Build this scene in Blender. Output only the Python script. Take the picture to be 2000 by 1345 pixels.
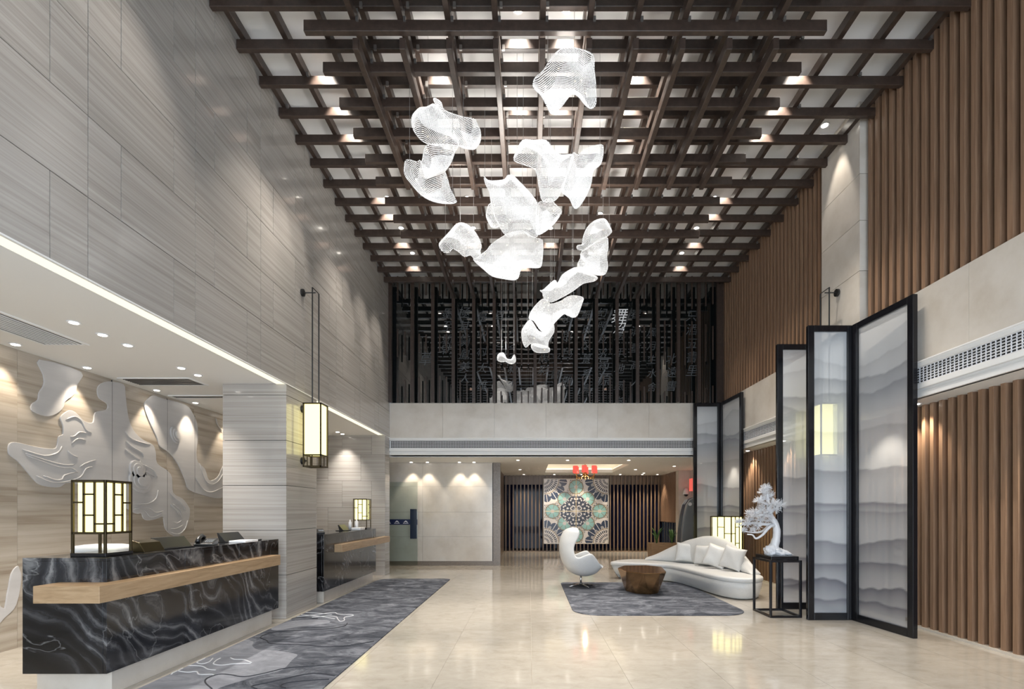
import bpy, bmesh, math, random
from mathutils import Vector, Matrix
from math import pi, sin, cos, radians

random.seed(7)
for _o in list(bpy.data.objects):
    bpy.data.objects.remove(_o)
SC = bpy.context.scene
COL = SC.collection

# ------------------------------------------------------------------ camera, world, exposure
CAMH = 1.5                                   # eye height in metres
cd = bpy.data.cameras.new('camera'); cam = bpy.data.objects.new('camera', cd); COL.objects.link(cam)
cam.location = (0, 0, CAMH); cam.rotation_euler = (pi / 2, 0, 0)
cd.sensor_fit = 'HORIZONTAL'; cd.sensor_width = 36; cd.lens = 18
cd.shift_x = -0.017; cd.shift_y = 0.16275    # rising-front lens: verticals stay vertical
cd.clip_start = 0.05; cd.clip_end = 200
SC.camera = cam
w = bpy.data.worlds.new('world'); SC.world = w; w.use_nodes = True
w.node_tree.nodes['Background'].inputs[0].default_value = (.55, .65, .85, 1)
w.node_tree.nodes['Background'].inputs[1].default_value = 0.25
SC.view_settings.view_transform = 'Standard'; SC.view_settings.look = 'None'
SC.view_settings.gamma = 1; SC.view_settings.use_curve_mapping = False
SC.view_settings.exposure = 0.50
SC.cycles.use_denoising = True
SC.cycles.max_bounces = 6; SC.cycles.diffuse_bounces = 3; SC.cycles.glossy_bounces = 3
SC.cycles.use_adaptive_sampling = True; SC.cycles.adaptive_threshold = .04
SC.cycles.transparent_max_bounces = 8; SC.cycles.sample_clamp_indirect = 6
SC.cycles.caustics_reflective = False; SC.cycles.caustics_refractive = False

def lamp_spot(loc, power, size=60, blend=.5, color=(1, .86, .70), aim=None, r=.03):
    l = bpy.data.lights.new('spot', 'SPOT'); l.energy = power; l.spot_size = radians(size); l.spot_blend = blend
    l.color = color; l.shadow_soft_size = r
    o = bpy.data.objects.new('spot_light', l); COL.objects.link(o); o.location = loc
    if aim is not None:
        o.rotation_euler = (Vector(aim) - Vector(loc)).to_track_quat('-Z', 'Y').to_euler()
    return o

def lamp_area(loc, sx, sy, power, rot=(0, 0, 0), color=(1, 1, 1)):
    l = bpy.data.lights.new('area', 'AREA'); l.shape = 'RECTANGLE'; l.size = sx; l.size_y = sy; l.energy = power; l.color = color
    o = bpy.data.objects.new('area_light', l); COL.objects.link(o); o.location = loc; o.rotation_euler = rot
    return o

K = 1.0        # overall lamp level
# daylight falling in through the glazed entrance front behind the camera
lamp_area((.6, -2.30, 5.7), 7.0, 1.5, 30 * K, (radians(80), 0, 0), (.80, .90, 1.0))
lamp_area((.6, -2.30, 1.7), 6.0, 2.8, 260 * K, (radians(90), 0, 0), (.76, .87, 1.0))

# ------------------------------------------------------------------ reading points off the lens
VX, VY, F = 1034.0, 998.0, 1000.0
def at(x, y, X=None, Y=None, Z=None):
    """the point of the room seen at photo pixel x,y on the plane X=, Y= or Z="""
    u, v = (x - VX) / F, (VY - y) / F
    if Y is None:
        Y = X / u if X is not None else (Z - CAMH) / v
    return Vector((u * Y, Y, CAMH + v * Y))

# ------------------------------------------------------------------ mesh helpers
class MB:
    def __init__(s): s.v = []; s.f = []
    def add(s, vs, fs):
        b = len(s.v); s.v += [tuple(p) for p in vs]; s.f += [tuple(b + i for i in f) for f in fs]; return s
    def box(s, x0, x1, y0, y1, z0, z1):
        return s.add([(x0, y0, z0), (x1, y0, z0), (x1, y1, z0), (x0, y1, z0), (x0, y0, z1), (x1, y0, z1), (x1, y1, z1), (x0, y1, z1)],
                     [(0, 3, 2, 1), (4, 5, 6, 7), (0, 1, 5, 4), (1, 2, 6, 5), (2, 3, 7, 6), (3, 0, 4, 7)])
    def tube(s, pts, r, n=8, cap=True):
        pts = [Vector(p) for p in pts]; m = len(pts)
        rs = r if isinstance(r, (list, tuple)) else [r] * m
        vs = []; fs = []; up = None
        for i, p in enumerate(pts):
            t = (pts[min(i + 1, m - 1)] - pts[max(i - 1, 0)]).normalized()
            if up is None:
                up = Vector((0, 0, 1)) if abs(t.z) < .9 else Vector((1, 0, 0))
            a = t.cross(up)
            if a.length < 1e-5: a = t.cross(Vector((0, 1, 0)))
            a.normalize(); b = a.cross(t).normalized(); up = b
            for k in range(n):
                an = 2 * pi * k / n
                vs.append(p + a * cos(an) * rs[i] + b * sin(an) * rs[i])
        for i in range(m - 1):
            for k in range(n):
                fs.append((i * n + k, i * n + (k + 1) % n, (i + 1) * n + (k + 1) % n, (i + 1) * n + k))
        if cap:
            fs.append(tuple(range(n - 1, -1, -1))); fs.append(tuple((m - 1) * n + k for k in range(n)))
        return s.add(vs, fs)
    def lathe(s, prof, c=(0, 0, 0), n=20, axis='Z'):
        vs = []; fs = []; m = len(prof)
        for (r, z) in prof:
            for k in range(n):
                a = 2 * pi * k / n
                p = (r * cos(a), r * sin(a), z)
                if axis == 'X': p = (z, r * cos(a), r * sin(a))
                if axis == 'Y': p = (r * cos(a), z, r * sin(a))
                vs.append((p[0] + c[0], p[1] + c[1], p[2] + c[2]))
        for i in range(m - 1):
            for k in range(n):
                fs.append((i * n + k, i * n + (k + 1) % n, (i + 1) * n + (k + 1) % n, (i + 1) * n + k))
        fs.append(tuple(range(n - 1, -1, -1))); fs.append(tuple((m - 1) * n + k for k in range(n)))
        return s.add(vs, fs)
    def loft(s, rings, close=True, cap=True):
        n = len(rings[0]); m = len(rings); vs = [p for r in rings for p in r]; fs = []
        for i in range(m - 1):
            for k in range(n if close else n - 1):
                fs.append((i * n + k, i * n + (k + 1) % n, (i + 1) * n + (k + 1) % n, (i + 1) * n + k))
        if cap:
            fs.append(tuple(range(n - 1, -1, -1))); fs.append(tuple((m - 1) * n + k for k in range(n)))
        return s.add(vs, fs)
    def prism(s, poly, d):
        """poly: 3d points of a planar outline, extruded by vector d"""
        d = Vector(d); n = len(poly)
        vs = [Vector(p) for p in poly] + [Vector(p) + d for p in poly]
        fs = [tuple(range(n)), tuple(range(2 * n - 1, n - 1, -1))] + [(i, i + n, (i + 1) % n + n, (i + 1) % n) for i in range(n)]
        return s.add(vs, fs)
    def mesh(s, name):
        me = bpy.data.meshes.new(name); me.from_pydata(s.v, [], s.f)
        bm = bmesh.new(); bm.from_mesh(me); bmesh.ops.recalc_face_normals(bm, faces=bm.faces); bm.to_mesh(me); bm.free()
        return me
    def build(s, name, mat, parent=None, smooth=False, bevel=0, loc=None, seg=2, solid=0, angle=35):
        return put(name, s.mesh(name), mat, parent, smooth, bevel, loc, seg, solid, angle)

def put(name, me, mat, parent=None, smooth=False, bevel=0, loc=None, seg=2, solid=0, angle=35):
    o = bpy.data.objects.new(name, me); COL.objects.link(o)
    if mat is not None and not me.materials: me.materials.append(mat)
    if smooth:
        for p in me.polygons: p.use_smooth = True
    if parent is not None: o.parent = parent
    if loc is not None: o.location = loc
    if solid:
        m = o.modifiers.new('solid', 'SOLIDIFY'); m.thickness = solid; m.offset = 0
    if bevel:
        m = o.modifiers.new('bevel', 'BEVEL'); m.width = bevel; m.segments = seg; m.limit_method = 'ANGLE'; m.angle_limit = radians(angle)
    return o

_boxes = {}
def box(name, x0, x1, y0, y1, z0, z1, mat, parent=None, bevel=0):
    """axis-aligned box; alike boxes share one mesh"""
    dx, dy, dz = x1 - x0, y1 - y0, z1 - z0
    key = (round(dx, 4), round(dy, 4), round(dz, 4), mat.name, bevel)
    if key not in _boxes:
        me = MB().box(-dx / 2, dx / 2, -dy / 2, dy / 2, -dz / 2, dz / 2).mesh(name)
        if bevel:
            bm = bmesh.new(); bm.from_mesh(me)
            bmesh.ops.bevel(bm, geom=bm.edges[:], offset=bevel, segments=1, affect='EDGES'); bm.to_mesh(me); bm.free()
        me.materials.append(mat); _boxes[key] = me
    o = bpy.data.objects.new(name, _boxes[key]); COL.objects.link(o)
    o.location = ((x0 + x1) / 2, (y0 + y1) / 2, (z0 + z1) / 2)
    if parent is not None:
        o.parent = parent; o.matrix_parent_inverse = parent.matrix_world.inverted() if False else Matrix.Translation(-parent.location)
    return o

def empty(name, loc=(0, 0, 0), rz=0):
    o = bpy.data.objects.new(name, None); COL.objects.link(o); o.location = loc; o.rotation_euler = (0, 0, rz)
    o.empty_display_size = .1
    return o

def tag(o, label=None, cat=None, group=None, kind=None):
    if label: o['label'] = label
    if cat: o['category'] = cat
    if group: o['group'] = group
    if kind: o['kind'] = kind
    return o

def struct(o, label, cat):
    return tag(o, label, cat, kind='structure')

def copy_tree(o, parent=None):
    c = o.copy(); COL.objects.link(c); c.parent = parent
    for ch in list(o.children): copy_tree(ch, c)
    return c

# ------------------------------------------------------------------ materials
def newmat(name):
    m = bpy.data.materials.new(name); m.use_nodes = True; nt = m.node_tree
    return m, nt, nt.nodes['Principled BSDF']

def N(nt, t, **kw):
    n = nt.nodes.new(t)
    for k, v in kw.items():
        if k.startswith('i_'):
            n.inputs[int(k[2:])].default_value = v
        else: setattr(n, k, v)
    return n

def plain(name, col, rough=.5, metal=0, coat=0, spec=.5, emit=None, strength=0):
    m, nt, b = newmat(name)
    b.inputs['Base Color'].default_value = (*col, 1); b.inputs['Roughness'].default_value = rough
    b.inputs['Metallic'].default_value = metal; b.inputs['Coat Weight'].default_value = coat
    b.inputs['Coat Roughness'].default_value = .05; b.inputs['Specular IOR Level'].default_value = spec
    if emit:
        b.inputs['Emission Color'].default_value = (*emit, 1); b.inputs['Emission Strength'].default_value = strength
    # fine procedural variation so no surface is dead flat
    tc = N(nt, 'ShaderNodeNewGeometry'); nz = N(nt, 'ShaderNodeTexNoise'); nz.inputs['Scale'].default_value = 14
    nt.links.new(tc.outputs['Position'], nz.inputs['Vector'])
    mr = N(nt, 'ShaderNodeMapRange'); mr.inputs[3].default_value = max(0, rough - .03); mr.inputs[4].default_value = min(1, rough + .05)
    nt.links.new(nz.outputs['Fac'], mr.inputs[0]); nt.links.new(mr.outputs[0], b.inputs['Roughness'])
    return m

def ramp(nt, stops):
    r = N(nt, 'ShaderNodeValToRGB'); e = r.color_ramp.elements
    while len(e) < len(stops): e.new(.5)
    for i, (p, c) in enumerate(stops):
        e[i].position = p; e[i].color = (*c, 1)
    return r

def position(nt, scale, rnd=0):
    g = N(nt, 'ShaderNodeNewGeometry'); mp = N(nt, 'ShaderNodeMapping')
    mp.inputs['Scale'].default_value = scale
    nt.links.new(g.outputs['Position'], mp.inputs['Vector'])
    if rnd:
        oi = N(nt, 'ShaderNodeObjectInfo'); mu = N(nt, 'ShaderNodeMath', operation='MULTIPLY'); mu.inputs[1].default_value = rnd
        nt.links.new(oi.outputs['Random'], mu.inputs[0]); cb = N(nt, 'ShaderNodeCombineXYZ')
        for i in range(3): nt.links.new(mu.outputs[0], cb.inputs[i])
        nt.links.new(cb.outputs[0], mp.inputs['Location'])
    return mp.outputs[0]

def noisy(name, stops, scale, nscale=1, detail=6, rough=.4, dist=0, bump=0, coat=0, rnd=0, spec=.5, metal=0, nrough=.6, croughness=.05):
    """noise along stretched world coordinates -> colour ramp"""
    m, nt, b = newmat(name)
    vec = position(nt, scale, rnd)
    nz = N(nt, 'ShaderNodeTexNoise'); nz.inputs['Scale'].default_value = nscale; nz.inputs['Detail'].default_value = detail
    nz.inputs['Distortion'].default_value = dist; nz.inputs['Roughness'].default_value = nrough
    nt.links.new(vec, nz.inputs['Vector'])
    r = ramp(nt, stops); nt.links.new(nz.outputs['Fac'], r.inputs[0]); nt.links.new(r.outputs[0], b.inputs['Base Color'])
    b.inputs['Roughness'].default_value = rough; b.inputs['Coat Weight'].default_value = coat; b.inputs['Specular IOR Level'].default_value = spec
    b.inputs['Coat Roughness'].default_value = croughness; b.inputs['Metallic'].default_value = metal
    if bump:
        bp = N(nt, 'ShaderNodeBump'); bp.inputs['Strength'].default_value = bump; bp.inputs['Distance'].default_value = .01
        nt.links.new(nz.outputs['Fac'], bp.inputs['Height']); nt.links.new(bp.outputs[0], b.inputs['Normal'])
    return m

def emis(name, col, s):
    m = bpy.data.materials.new(name); m.use_nodes = True; nt = m.node_tree; nt.nodes.clear()
    e = N(nt, 'ShaderNodeEmission'); e.inputs[0].default_value = (*col, 1); e.inputs[1].default_value = s
    o = N(nt, 'ShaderNodeOutputMaterial'); nt.links.new(e.outputs[0], o.inputs[0]); return m

M = {}
# wood-vein limestone, streaks running level; one material for Y-running and X-running faces
M['vein'] = noisy('vein_marble', [(.30, (.31, .287, .264)), (.45, (.375, .35, .324)), (.56, (.42, .395, .37)), (.72, (.46, .435, .41))],
                  (.22, .22, 22), 1.6, 6, rough=.20, dist=.06, coat=.2, rnd=9, croughness=.03)
M['vein_warm'] = noisy('vein_marble_carved_wall', [(.30, (.27, .215, .16)), (.46, (.40, .345, .28)), (.58, (.455, .40, .335)), (.72, (.50, .45, .39))],
                       (.3, .3, 9), 1.5, 7, rough=.35, dist=.2, rnd=9)
M['relief'] = noisy('relief_stone', [(.3, (.50, .485, .48)), (.7, (.57, .555, .55))], (.5, .5, 6), 1.5, 5, rough=.4)
M['beige'] = noisy('beige_limestone', [(.3, (.56, .505, .435)), (.5, (.63, .58, .515)), (.7, (.68, .635, .575))], (1, 1, 1), 2.2, 9, rough=.25, coat=.25, rnd=5)
M['floor'] = noisy('beige_marble_floor', [(.30, (.37, .335, .285)), (.46, (.435, .40, .345)), (.58, (.465, .43, .375)), (.72, (.50, .47, .42))],
                   (1, 1.6, 1), 4.5, 11, rough=.09, dist=.5, rnd=3, spec=.55, nrough=.72)
M['grout'] = plain('stone_joint', (.42, .37, .29), .5)
M['joint'] = plain('dark_joint', (.03, .03, .03), .7)
M['white'] = plain('white_plaster', (.86, .855, .84), .6)
M['ceilwhite'] = plain('ceiling_paint', (.88, .88, .88), .7)
M['dark_wood'] = noisy('dark_walnut', [(.3, (.034, .022, .017)), (.5, (.045, .029, .022)), (.7, (.058, .038, .029))], (1.2, 1.2, 1.2), 14, 3, rough=.38, rnd=20)
M['slat_wood'] = noisy('slat_walnut', [(.3, (.205, .120, .072)), (.5, (.262, .158, .098)), (.7, (.315, .198, .125))], (22, 22, .8), 2.5, 4, rough=.42, rnd=30)
M['oak'] = noisy('oak_shelf', [(.3, (.30, .195, .105)), (.5, (.40, .27, .155)), (.7, (.47, .33, .20))], (1.5, .9, 12), 3, 6, rough=.35, dist=.8)
M['screen_wood'] = noisy('screen_slat_wood', [(.3, (.15, .095, .055)), (.7, (.23, .155, .10))], (14, 14, .7), 2, 4, rough=.4, rnd=10)
M['black'] = plain('black_lacquer', (.008, .008, .010), .2, coat=.15, spec=.35)
M['blackmetal'] = plain('black_metal', (.02, .02, .02), .35, metal=.3)
M['bronze_dark'] = plain('dark_bronze', (.07, .055, .03), .3, metal=.8)
M['chrome'] = plain('brushed_steel', (.62, .62, .62), .25, metal=1)
M['grey_metal'] = plain('grey_bracket_metal', (.28, .27, .26), .35, metal=.8)
M['plastic'] = plain('white_plastic', (.82, .82, .84), .3)
M['black_plastic'] = plain('black_plastic', (.015, .015, .016), .3)
M['leather'] = noisy('white_leather', [(.3, (.64, .64, .63)), (.7, (.70, .70, .69))], (1, 1, 1), 60, 3, rough=.42, bump=.04)
M['brass'] = noisy('brushed_bronze', [(.3, (.33, .185, .085)), (.7, (.43, .255, .12))], (1, 1, 1), 3, 4, rough=.16, metal=.92)
M['bonsai'] = plain('white_lacquer_bonsai', (.70, .71, .74), .38)
M['led'] = emis('led_strip', (1, .93, .68), .95 * K)
M['lens'] = emis('downlight_lens', (1, .93, .82), 14 * K)
M['lantern'] = emis('lantern_shade', (1, .90, .37), 1.7 * K)
M['lantern_edge'] = emis('lantern_shade_inner', (.95, .82, .42), .55 * K)
M['cove'] = emis('cove_glow', (1, .84, .55), 1.5 * K)
M['daylight'] = emis('daylight_pane', (.80, .90, 1.0), 2.6 * K)
M['red'] = plain('red_lamp_fabric', (.55, .045, .04), .5, emit=(1, .16, .12), strength=.5 * K)
M['gold'] = plain('gilt_metal', (.50, .36, .14), .3, metal=.9)
M['leaf'] = noisy('plant_leaf', [(.3, (.03, .09, .025)), (.7, (.09, .2, .05))], (1, 1, 1), 8, 3, rough=.4)
M['pot'] = noisy('planter_wood', [(.3, (.20, .13, .075)), (.7, (.30, .20, .12))], (2, 2, 14), 3, 5, rough=.4)
M['soil'] = plain('pebble_soil', (.30, .27, .22), .8)
M['kiosk'] = plain('kiosk_grey', (.20, .215, .23), .3)
M['kiosk_dark'] = plain('kiosk_blue_black', (.025, .035, .06), .2)
M['navy'] = plain('navy_film', (.012, .02, .075), .35)
M['text'] = plain('calligraphy_grey', (.085, .09, .095), .4)
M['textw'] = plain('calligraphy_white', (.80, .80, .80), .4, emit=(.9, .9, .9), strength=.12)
M['brownstone'] = noisy('brown_stone', [(.3, (.14, .105, .075)), (.7, (.21, .165, .125))], (1, 1, 1), 30, 4, rough=.3)
M['wire'] = plain('steel_wire', (.45, .45, .45), .4, metal=.7)

# black marble with swirling veins: noise-warped coordinates fed to a wave
m, nt, b = newmat('black_marble'); vec = position(nt, (1, 1, 1))
def warp(vec, scale, amt, detail):
    n1 = N(nt, 'ShaderNodeTexNoise'); n1.inputs['Scale'].default_value = scale; n1.inputs['Detail'].default_value = detail; nt.links.new(vec, n1.inputs['Vector'])
    sb = N(nt, 'ShaderNodeVectorMath', operation='SUBTRACT'); sb.inputs[1].default_value = (.5, .5, .5); nt.links.new(n1.outputs['Color'], sb.inputs[0])
    ml = N(nt, 'ShaderNodeVectorMath', operation='SCALE'); ml.inputs['Scale'].default_value = amt; nt.links.new(sb.outputs[0], ml.inputs[0])
    ad = N(nt, 'ShaderNodeVectorMath', operation='ADD'); nt.links.new(vec, ad.inputs[0]); nt.links.new(ml.outputs[0], ad.inputs[1]); return ad.outputs[0]
w1 = warp(warp(vec, 1.0, 1.3, 2), 2.6, .16, 3)
wv = N(nt, 'ShaderNodeTexWave', wave_type='BANDS', bands_direction='DIAGONAL', wave_profile='SIN')
wv.inputs['Scale'].default_value = 2.7; wv.inputs['Distortion'].default_value = 2.2; wv.inputs['Detail'].default_value = 6
wv.inputs['Detail Scale'].default_value = 3.2; wv.inputs['Detail Roughness'].default_value = .7; nt.links.new(w1, wv.inputs['Vector'])
r1 = ramp(nt, [(0, (.007, .008, .011)), (.35, (.018, .019, .023)), (.55, (.04, .041, .046)), (.68, (.016, .017, .02)), (.82, (.05, .051, .056)), (.95, (.075, .076, .08)), (1, (.11, .11, .115))])
nt.links.new(wv.outputs['Fac'], r1.inputs[0])
n2 = N(nt, 'ShaderNodeTexNoise'); n2.inputs['Scale'].default_value = 1.3; n2.inputs['Detail'].default_value = 3; nt.links.new(w1, n2.inputs['Vector'])
r2 = ramp(nt, [(.38, (.10, .10, .12)), (.50, (.6, .6, .62)), (.62, (2.0, 2.0, 1.95))]); nt.links.new(n2.outputs['Fac'], r2.inputs[0])
mx = N(nt, 'ShaderNodeMix', data_type='RGBA', blend_type='MULTIPLY'); mx.inputs[0].default_value = 1
nt.links.new(r1.outputs[0], mx.inputs[6]); nt.links.new(r2.outputs[0], mx.inputs[7])
# thin bright veins along the warped contour
n3 = N(nt, 'ShaderNodeTexNoise'); n3.inputs['Scale'].default_value = 1.6; n3.inputs['Detail'].default_value = 5; nt.links.new(w1, n3.inputs['Vector'])
r3 = ramp(nt, [(.490, (0, 0, 0)), (.496, (.26, .26, .26)), (.502, (0, 0, 0))]); nt.links.new(n3.outputs['Fac'], r3.inputs[0])
ad = N(nt, 'ShaderNodeMix', data_type='RGBA', blend_type='ADD'); ad.inputs[0].default_value = .5
nt.links.new(mx.outputs[2], ad.inputs[6]); nt.links.new(r3.outputs[0], ad.inputs[7]); nt.links.new(ad.outputs[2], b.inputs['Base Color'])
b.inputs['Roughness'].default_value = .10; b.inputs['Specular IOR Level'].default_value = .6
M['black_marble'] = m

# rugs
def rugmat(name, stops):
    m = noisy(name, stops, (1, 1.6, 1), 2.6, 9, rough=.95, dist=.9, spec=.1, nrough=.72); return m
M['rug'] = rugmat('grey_rug', [(.36, (.035, .039, .050)), (.5, (.095, .102, .122)), (.64, (.21, .22, .25))])
M['rug_light'] = rugmat('grey_rug_light', [(.32, (.15, .155, .18)), (.5, (.215, .225, .255)), (.68, (.29, .30, .335))])
M['rug_line_dark'] = plain('rug_line_dark', (.03, .032, .04), .95)
M['rug_line_light'] = plain('rug_line_light', (.55, .56, .58), .95)

# dark mirror-like window glass of the upper gallery
m, nt, b = newmat('gallery_glass'); b.inputs['Base Color'].default_value = (.006, .008, .008, 1); b.inputs['Roughness'].default_value = .015
b.inputs['IOR'].default_value = 2.6; M['gallery_glass'] = m
m, nt, b = newmat('night_glass'); b.inputs['Base Color'].default_value = (.008, .010, .03, 1); b.inputs['Roughness'].default_value = .03
b.inputs['IOR'].default_value = 1.25; b.inputs['Specular IOR Level'].default_value = .25; M['night_glass'] = m
# clear greenish door glass
m = bpy.data.materials.new('door_glass'); m.use_nodes = True; nt = m.node_tree; nt.nodes.clear()
t = N(nt, 'ShaderNodeBsdfTransparent'); t.inputs[0].default_value = (.92, .965, .955, 1)
g = N(nt, 'ShaderNodeBsdfGlossy'); g.inputs['Roughness'].default_value = .03
ms = N(nt, 'ShaderNodeMixShader'); ms.inputs[0].default_value = .09
o = N(nt, 'ShaderNodeOutputMaterial'); nt.links.new(t.outputs[0], ms.inputs[1]); nt.links.new(g.outputs[0], ms.inputs[2]); nt.links.new(ms.outputs[0], o.inputs[0])
M['door_glass'] = m
# frosted screen glass with printed hills (colour attribute 'ink')
m = bpy.data.materials.new('screen_glass'); m.use_nodes = True; nt = m.node_tree; nt.nodes.clear()
ca = N(nt, 'ShaderNodeAttribute', attribute_name='ink')
d = N(nt, 'ShaderNodeBsdfDiffuse'); tl = N(nt, 'ShaderNodeBsdfTranslucent'); tp = N(nt, 'ShaderNodeBsdfTransparent'); g = N(nt, 'ShaderNodeBsdfGlossy')
g.inputs['Roughness'].default_value = .03
for s in (d, tl, tp): nt.links.new(ca.outputs['Color'], s.inputs[0])
a1 = N(nt, 'ShaderNodeMixShader'); a1.inputs[0].default_value = .42; nt.links.new(d.outputs[0], a1.inputs[1]); nt.links.new(tl.outputs[0], a1.inputs[2])
a2 = N(nt, 'ShaderNodeMixShader'); a2.inputs[0].default_value = .36; nt.links.new(a1.outputs[0], a2.inputs[1]); nt.links.new(tp.outputs[0], a2.inputs[2])
fr = N(nt, 'ShaderNodeFresnel'); fr.inputs[0].default_value = 1.5
a3 = N(nt, 'ShaderNodeMixShader'); nt.links.new(fr.outputs[0], a3.inputs[0]); nt.links.new(a2.outputs[0], a3.inputs[1]); nt.links.new(g.outputs[0], a3.inputs[2])
o = N(nt, 'ShaderNodeOutputMaterial'); nt.links.new(a3.outputs[0], o.inputs[0]); M['screen_glass'] = m
# colour-attribute print
m, nt, b = newmat('mural_print'); ca = N(nt, 'ShaderNodeAttribute', attribute_name='ink'); nt.links.new(ca.outputs['Color'], b.inputs['Base Color'])
b.inputs['Roughness'].default_value = .3; M['mural'] = m
# crystal beads: bright glassy beads, faintly self-lit by the LEDs strung through them
m, nt, b = newmat('crystal_bead'); b.inputs['Base Color'].default_value = (.62, .63, .65, 1); b.inputs['Metallic'].default_value = .08; b.inputs['Roughness'].default_value = .12
b.inputs['Transmission Weight'].default_value = 0; b.inputs['Specular IOR Level'].default_value = .9
b.inputs['Emission Color'].default_value = (1, .965, .91, 1); b.inputs['Emission Strength'].default_value = .33 * K; M['crystal'] = m
M['crystal_led'] = emis('crystal_led', (1, .88, .62), 3 * K)

# ================================================================== THE SETTING
XL, XR = -3.386, 4.68          # main wall planes
YF = 12.40                     # face of the far fascia
ZB, ZL = 6.77, 7.20            # underside of the wall-to-wall beams, white ceiling
SOF = 3.275                    # reception soffit
# floor: base slab + tiles
fl = box('floor', -6.0, 6.2, -2.6, 20.5, -.12, -.004, M['grout']); struct(fl, 'polished beige marble floor of the lobby', 'floor')
T = .855; x0 = -6 + .03
xs = [.022 + T * k for k in range(-8, 8)]
ys = [3.45 + T * k for k in range(0, 19)]
for x in xs:
    if x < -6 or x > 5.6: continue
    for y in ys:
        box('tile', x + .0012, x + T - .0012, y + .0012, y + T - .0012, -.02, 0, M['floor'], fl)
ap = box('floor', -6.0, 6.2, -2.6, 3.448, -.02, 0, M['floor']); struct(ap, 'beige marble floor towards the entrance', 'floor')
# ceiling
ce = box('ceiling', -3.8, 5.0, -2.6, 12.7, ZL, ZL + .1, M['ceilwhite']); struct(ce, 'white ceiling behind the timber lattice', 'ceiling')
# left upper wall: panels
wl = box('wall_left', XL - .22, XL - .02, -2.6, YF, 3.30, ZL, M['joint']); struct(wl, 'grey wood-vein stone wall above the reception soffit', 'wall')
bay = 1.2615; b0 = 3.928 - bay * 3
rows = [3.28 + .6265 * k for k in range(6)] + [ZL]
for k in range(10):
    ya = b0 + bay * k; yb = min(ya + bay, YF)
    for r in range(6):
        cut = ya + (.949 if r % 2 == 0 else .318)
        segs = [(ya, min(cut, YF)), (cut, yb)] if cut < YF else [(ya, YF)]
        for (s0, s1) in segs:
            if s1 - s0 > .03:
                box('panel', XL - .02, XL, s0 + .0035, s1 - .0035, rows[r] + .0035, rows[r + 1] - .0035, M['vein'], wl)
box('panel', XL - .02, XL, -2.6, b0 - .002, 3.282, ZL, M['vein'], wl)
# LED slot below it and the reception soffit
cr = box('ceiling_reception', -5.75, XL - .145, -2.6, 12.0, SOF, SOF + .1, M['white']); struct(cr, 'white reception soffit with recessed downlights', 'ceiling')
st = box('trim_1', XL - .02, XL + .004, -2.6, YF, 3.272, 3.284, M['white']); struct(st, 'thin white edge trim under the vein stone wall', 'trim')
ls = box('cove_light_strip', XL - .142, XL - .022, -2.5, 11.95, SOF + .002, SOF + .02, M['led'])
tag(ls, 'glowing light slot along the edge of the reception soffit', 'light strip')
# carved wall behind reception
XBK = -5.62
wb = box('wall_reception', XBK - .2, XBK - .02, -2.6, 12.2, 0, SOF, M['joint']); struct(wb, 'carved vein stone wall behind the reception desks', 'wall')
js = [-2.6, 3.1, 4.36, 5.62, 6.88, 7.93, 8.58, 9.85, 11.1, 12.0]
for a, bb in zip(js, js[1:]):
    box('panel', XBK - .02, XBK, a + .0018, bb - .0018, .0, SOF, M['vein_warm'], wb)

def smooth_poly(pts, n=3, closed=True):
    out = []; m = len(pts)
    for i in range(m if closed else m - 1):
        p0, p1, p2, p3 = (pts[(i + j) % m] if closed else pts[min(max(i + j, 0), m - 1)] for j in (-1, 0, 1, 2))
        for k in range(n):
            t = k / n
            out.append(.5 * ((2 * p1) + (p2 - p0) * t + (2 * p0 - 5 * p1 + 4 * p2 - p3) * t * t + (3 * p1 - p0 - 3 * p2 + p3) * t ** 3))
    if not closed: out.append(pts[-1])
    return out

def c1(z): return [at(x / 3.634, 640 + y / 3.634, X=XBK) for x, y in z]
def c2(z): return [at(220 + x / 5.882, 980 + y / 5.882, X=XBK) for x, y in z]
S1 = c1([(275, 225), (300, 330), (305, 400), (270, 460), (262, 510), (220, 540), (215, 580), (260, 610), (340, 628), (410, 600), (445, 560), (460, 520), (520, 470), (545, 400), (570, 312)])
S2 = c1([(55, 830), (80, 812), (130, 815), (230, 840), (370, 858), (400, 830), (410, 770), (440, 755), (440, 690), (420, 640), (450, 605), (490, 585), (530, 600), (570, 640), (600, 665), (655, 670), (670, 600), (750, 580), (755, 540), (700, 500), (685, 450), (700, 405), (760, 380), (870, 400), (885, 470), (900, 600), (920, 680), (960, 750), (1020, 800), (1080, 830), (1100, 880), (1110, 960), (1180, 1010), (1215, 1060), (1225, 1170), (1290, 1210), (1330, 1260)]) + \
     c2([(880, 90), (870, 200), (820, 320), (740, 398), (660, 370), (600, 310), (580, 220), (570, 170), (480, 200), (390, 212), (345, 185), (320, 130), (235, 125)]) + \
     c1([(740, 1180), (500, 1100), (420, 1130), (350, 1130), (270, 1110), (210, 1050), (130, 955), (70, 910), (52, 880)])
S3 = c1([(1080, 480), (1150, 500), (1310, 545), (1360, 600), (1395, 680), (1400, 780), (1390, 880), (1400, 950), (1450, 1000), (1480, 1080), (1540, 1060), (1579, 980), (1640, 900), (1700, 1000), (1660, 1150), (1579, 1200), (1540, 1210), (1450, 1190), (1340, 1150), (1310, 1080), (1260, 970), (1200, 890), (1130, 840), (1110, 780), (1050, 650), (1020, 560), (1030, 520)])
def inw(o): o.matrix_parent_inverse = Matrix.Translation(-wb.location); return o
def relief(poly, t, closed=True):
    p = smooth_poly(poly, 3)
    for q in p:
        q.z = min(q.z, SOF - .002); q.x = XBK - .002
    return p
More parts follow.
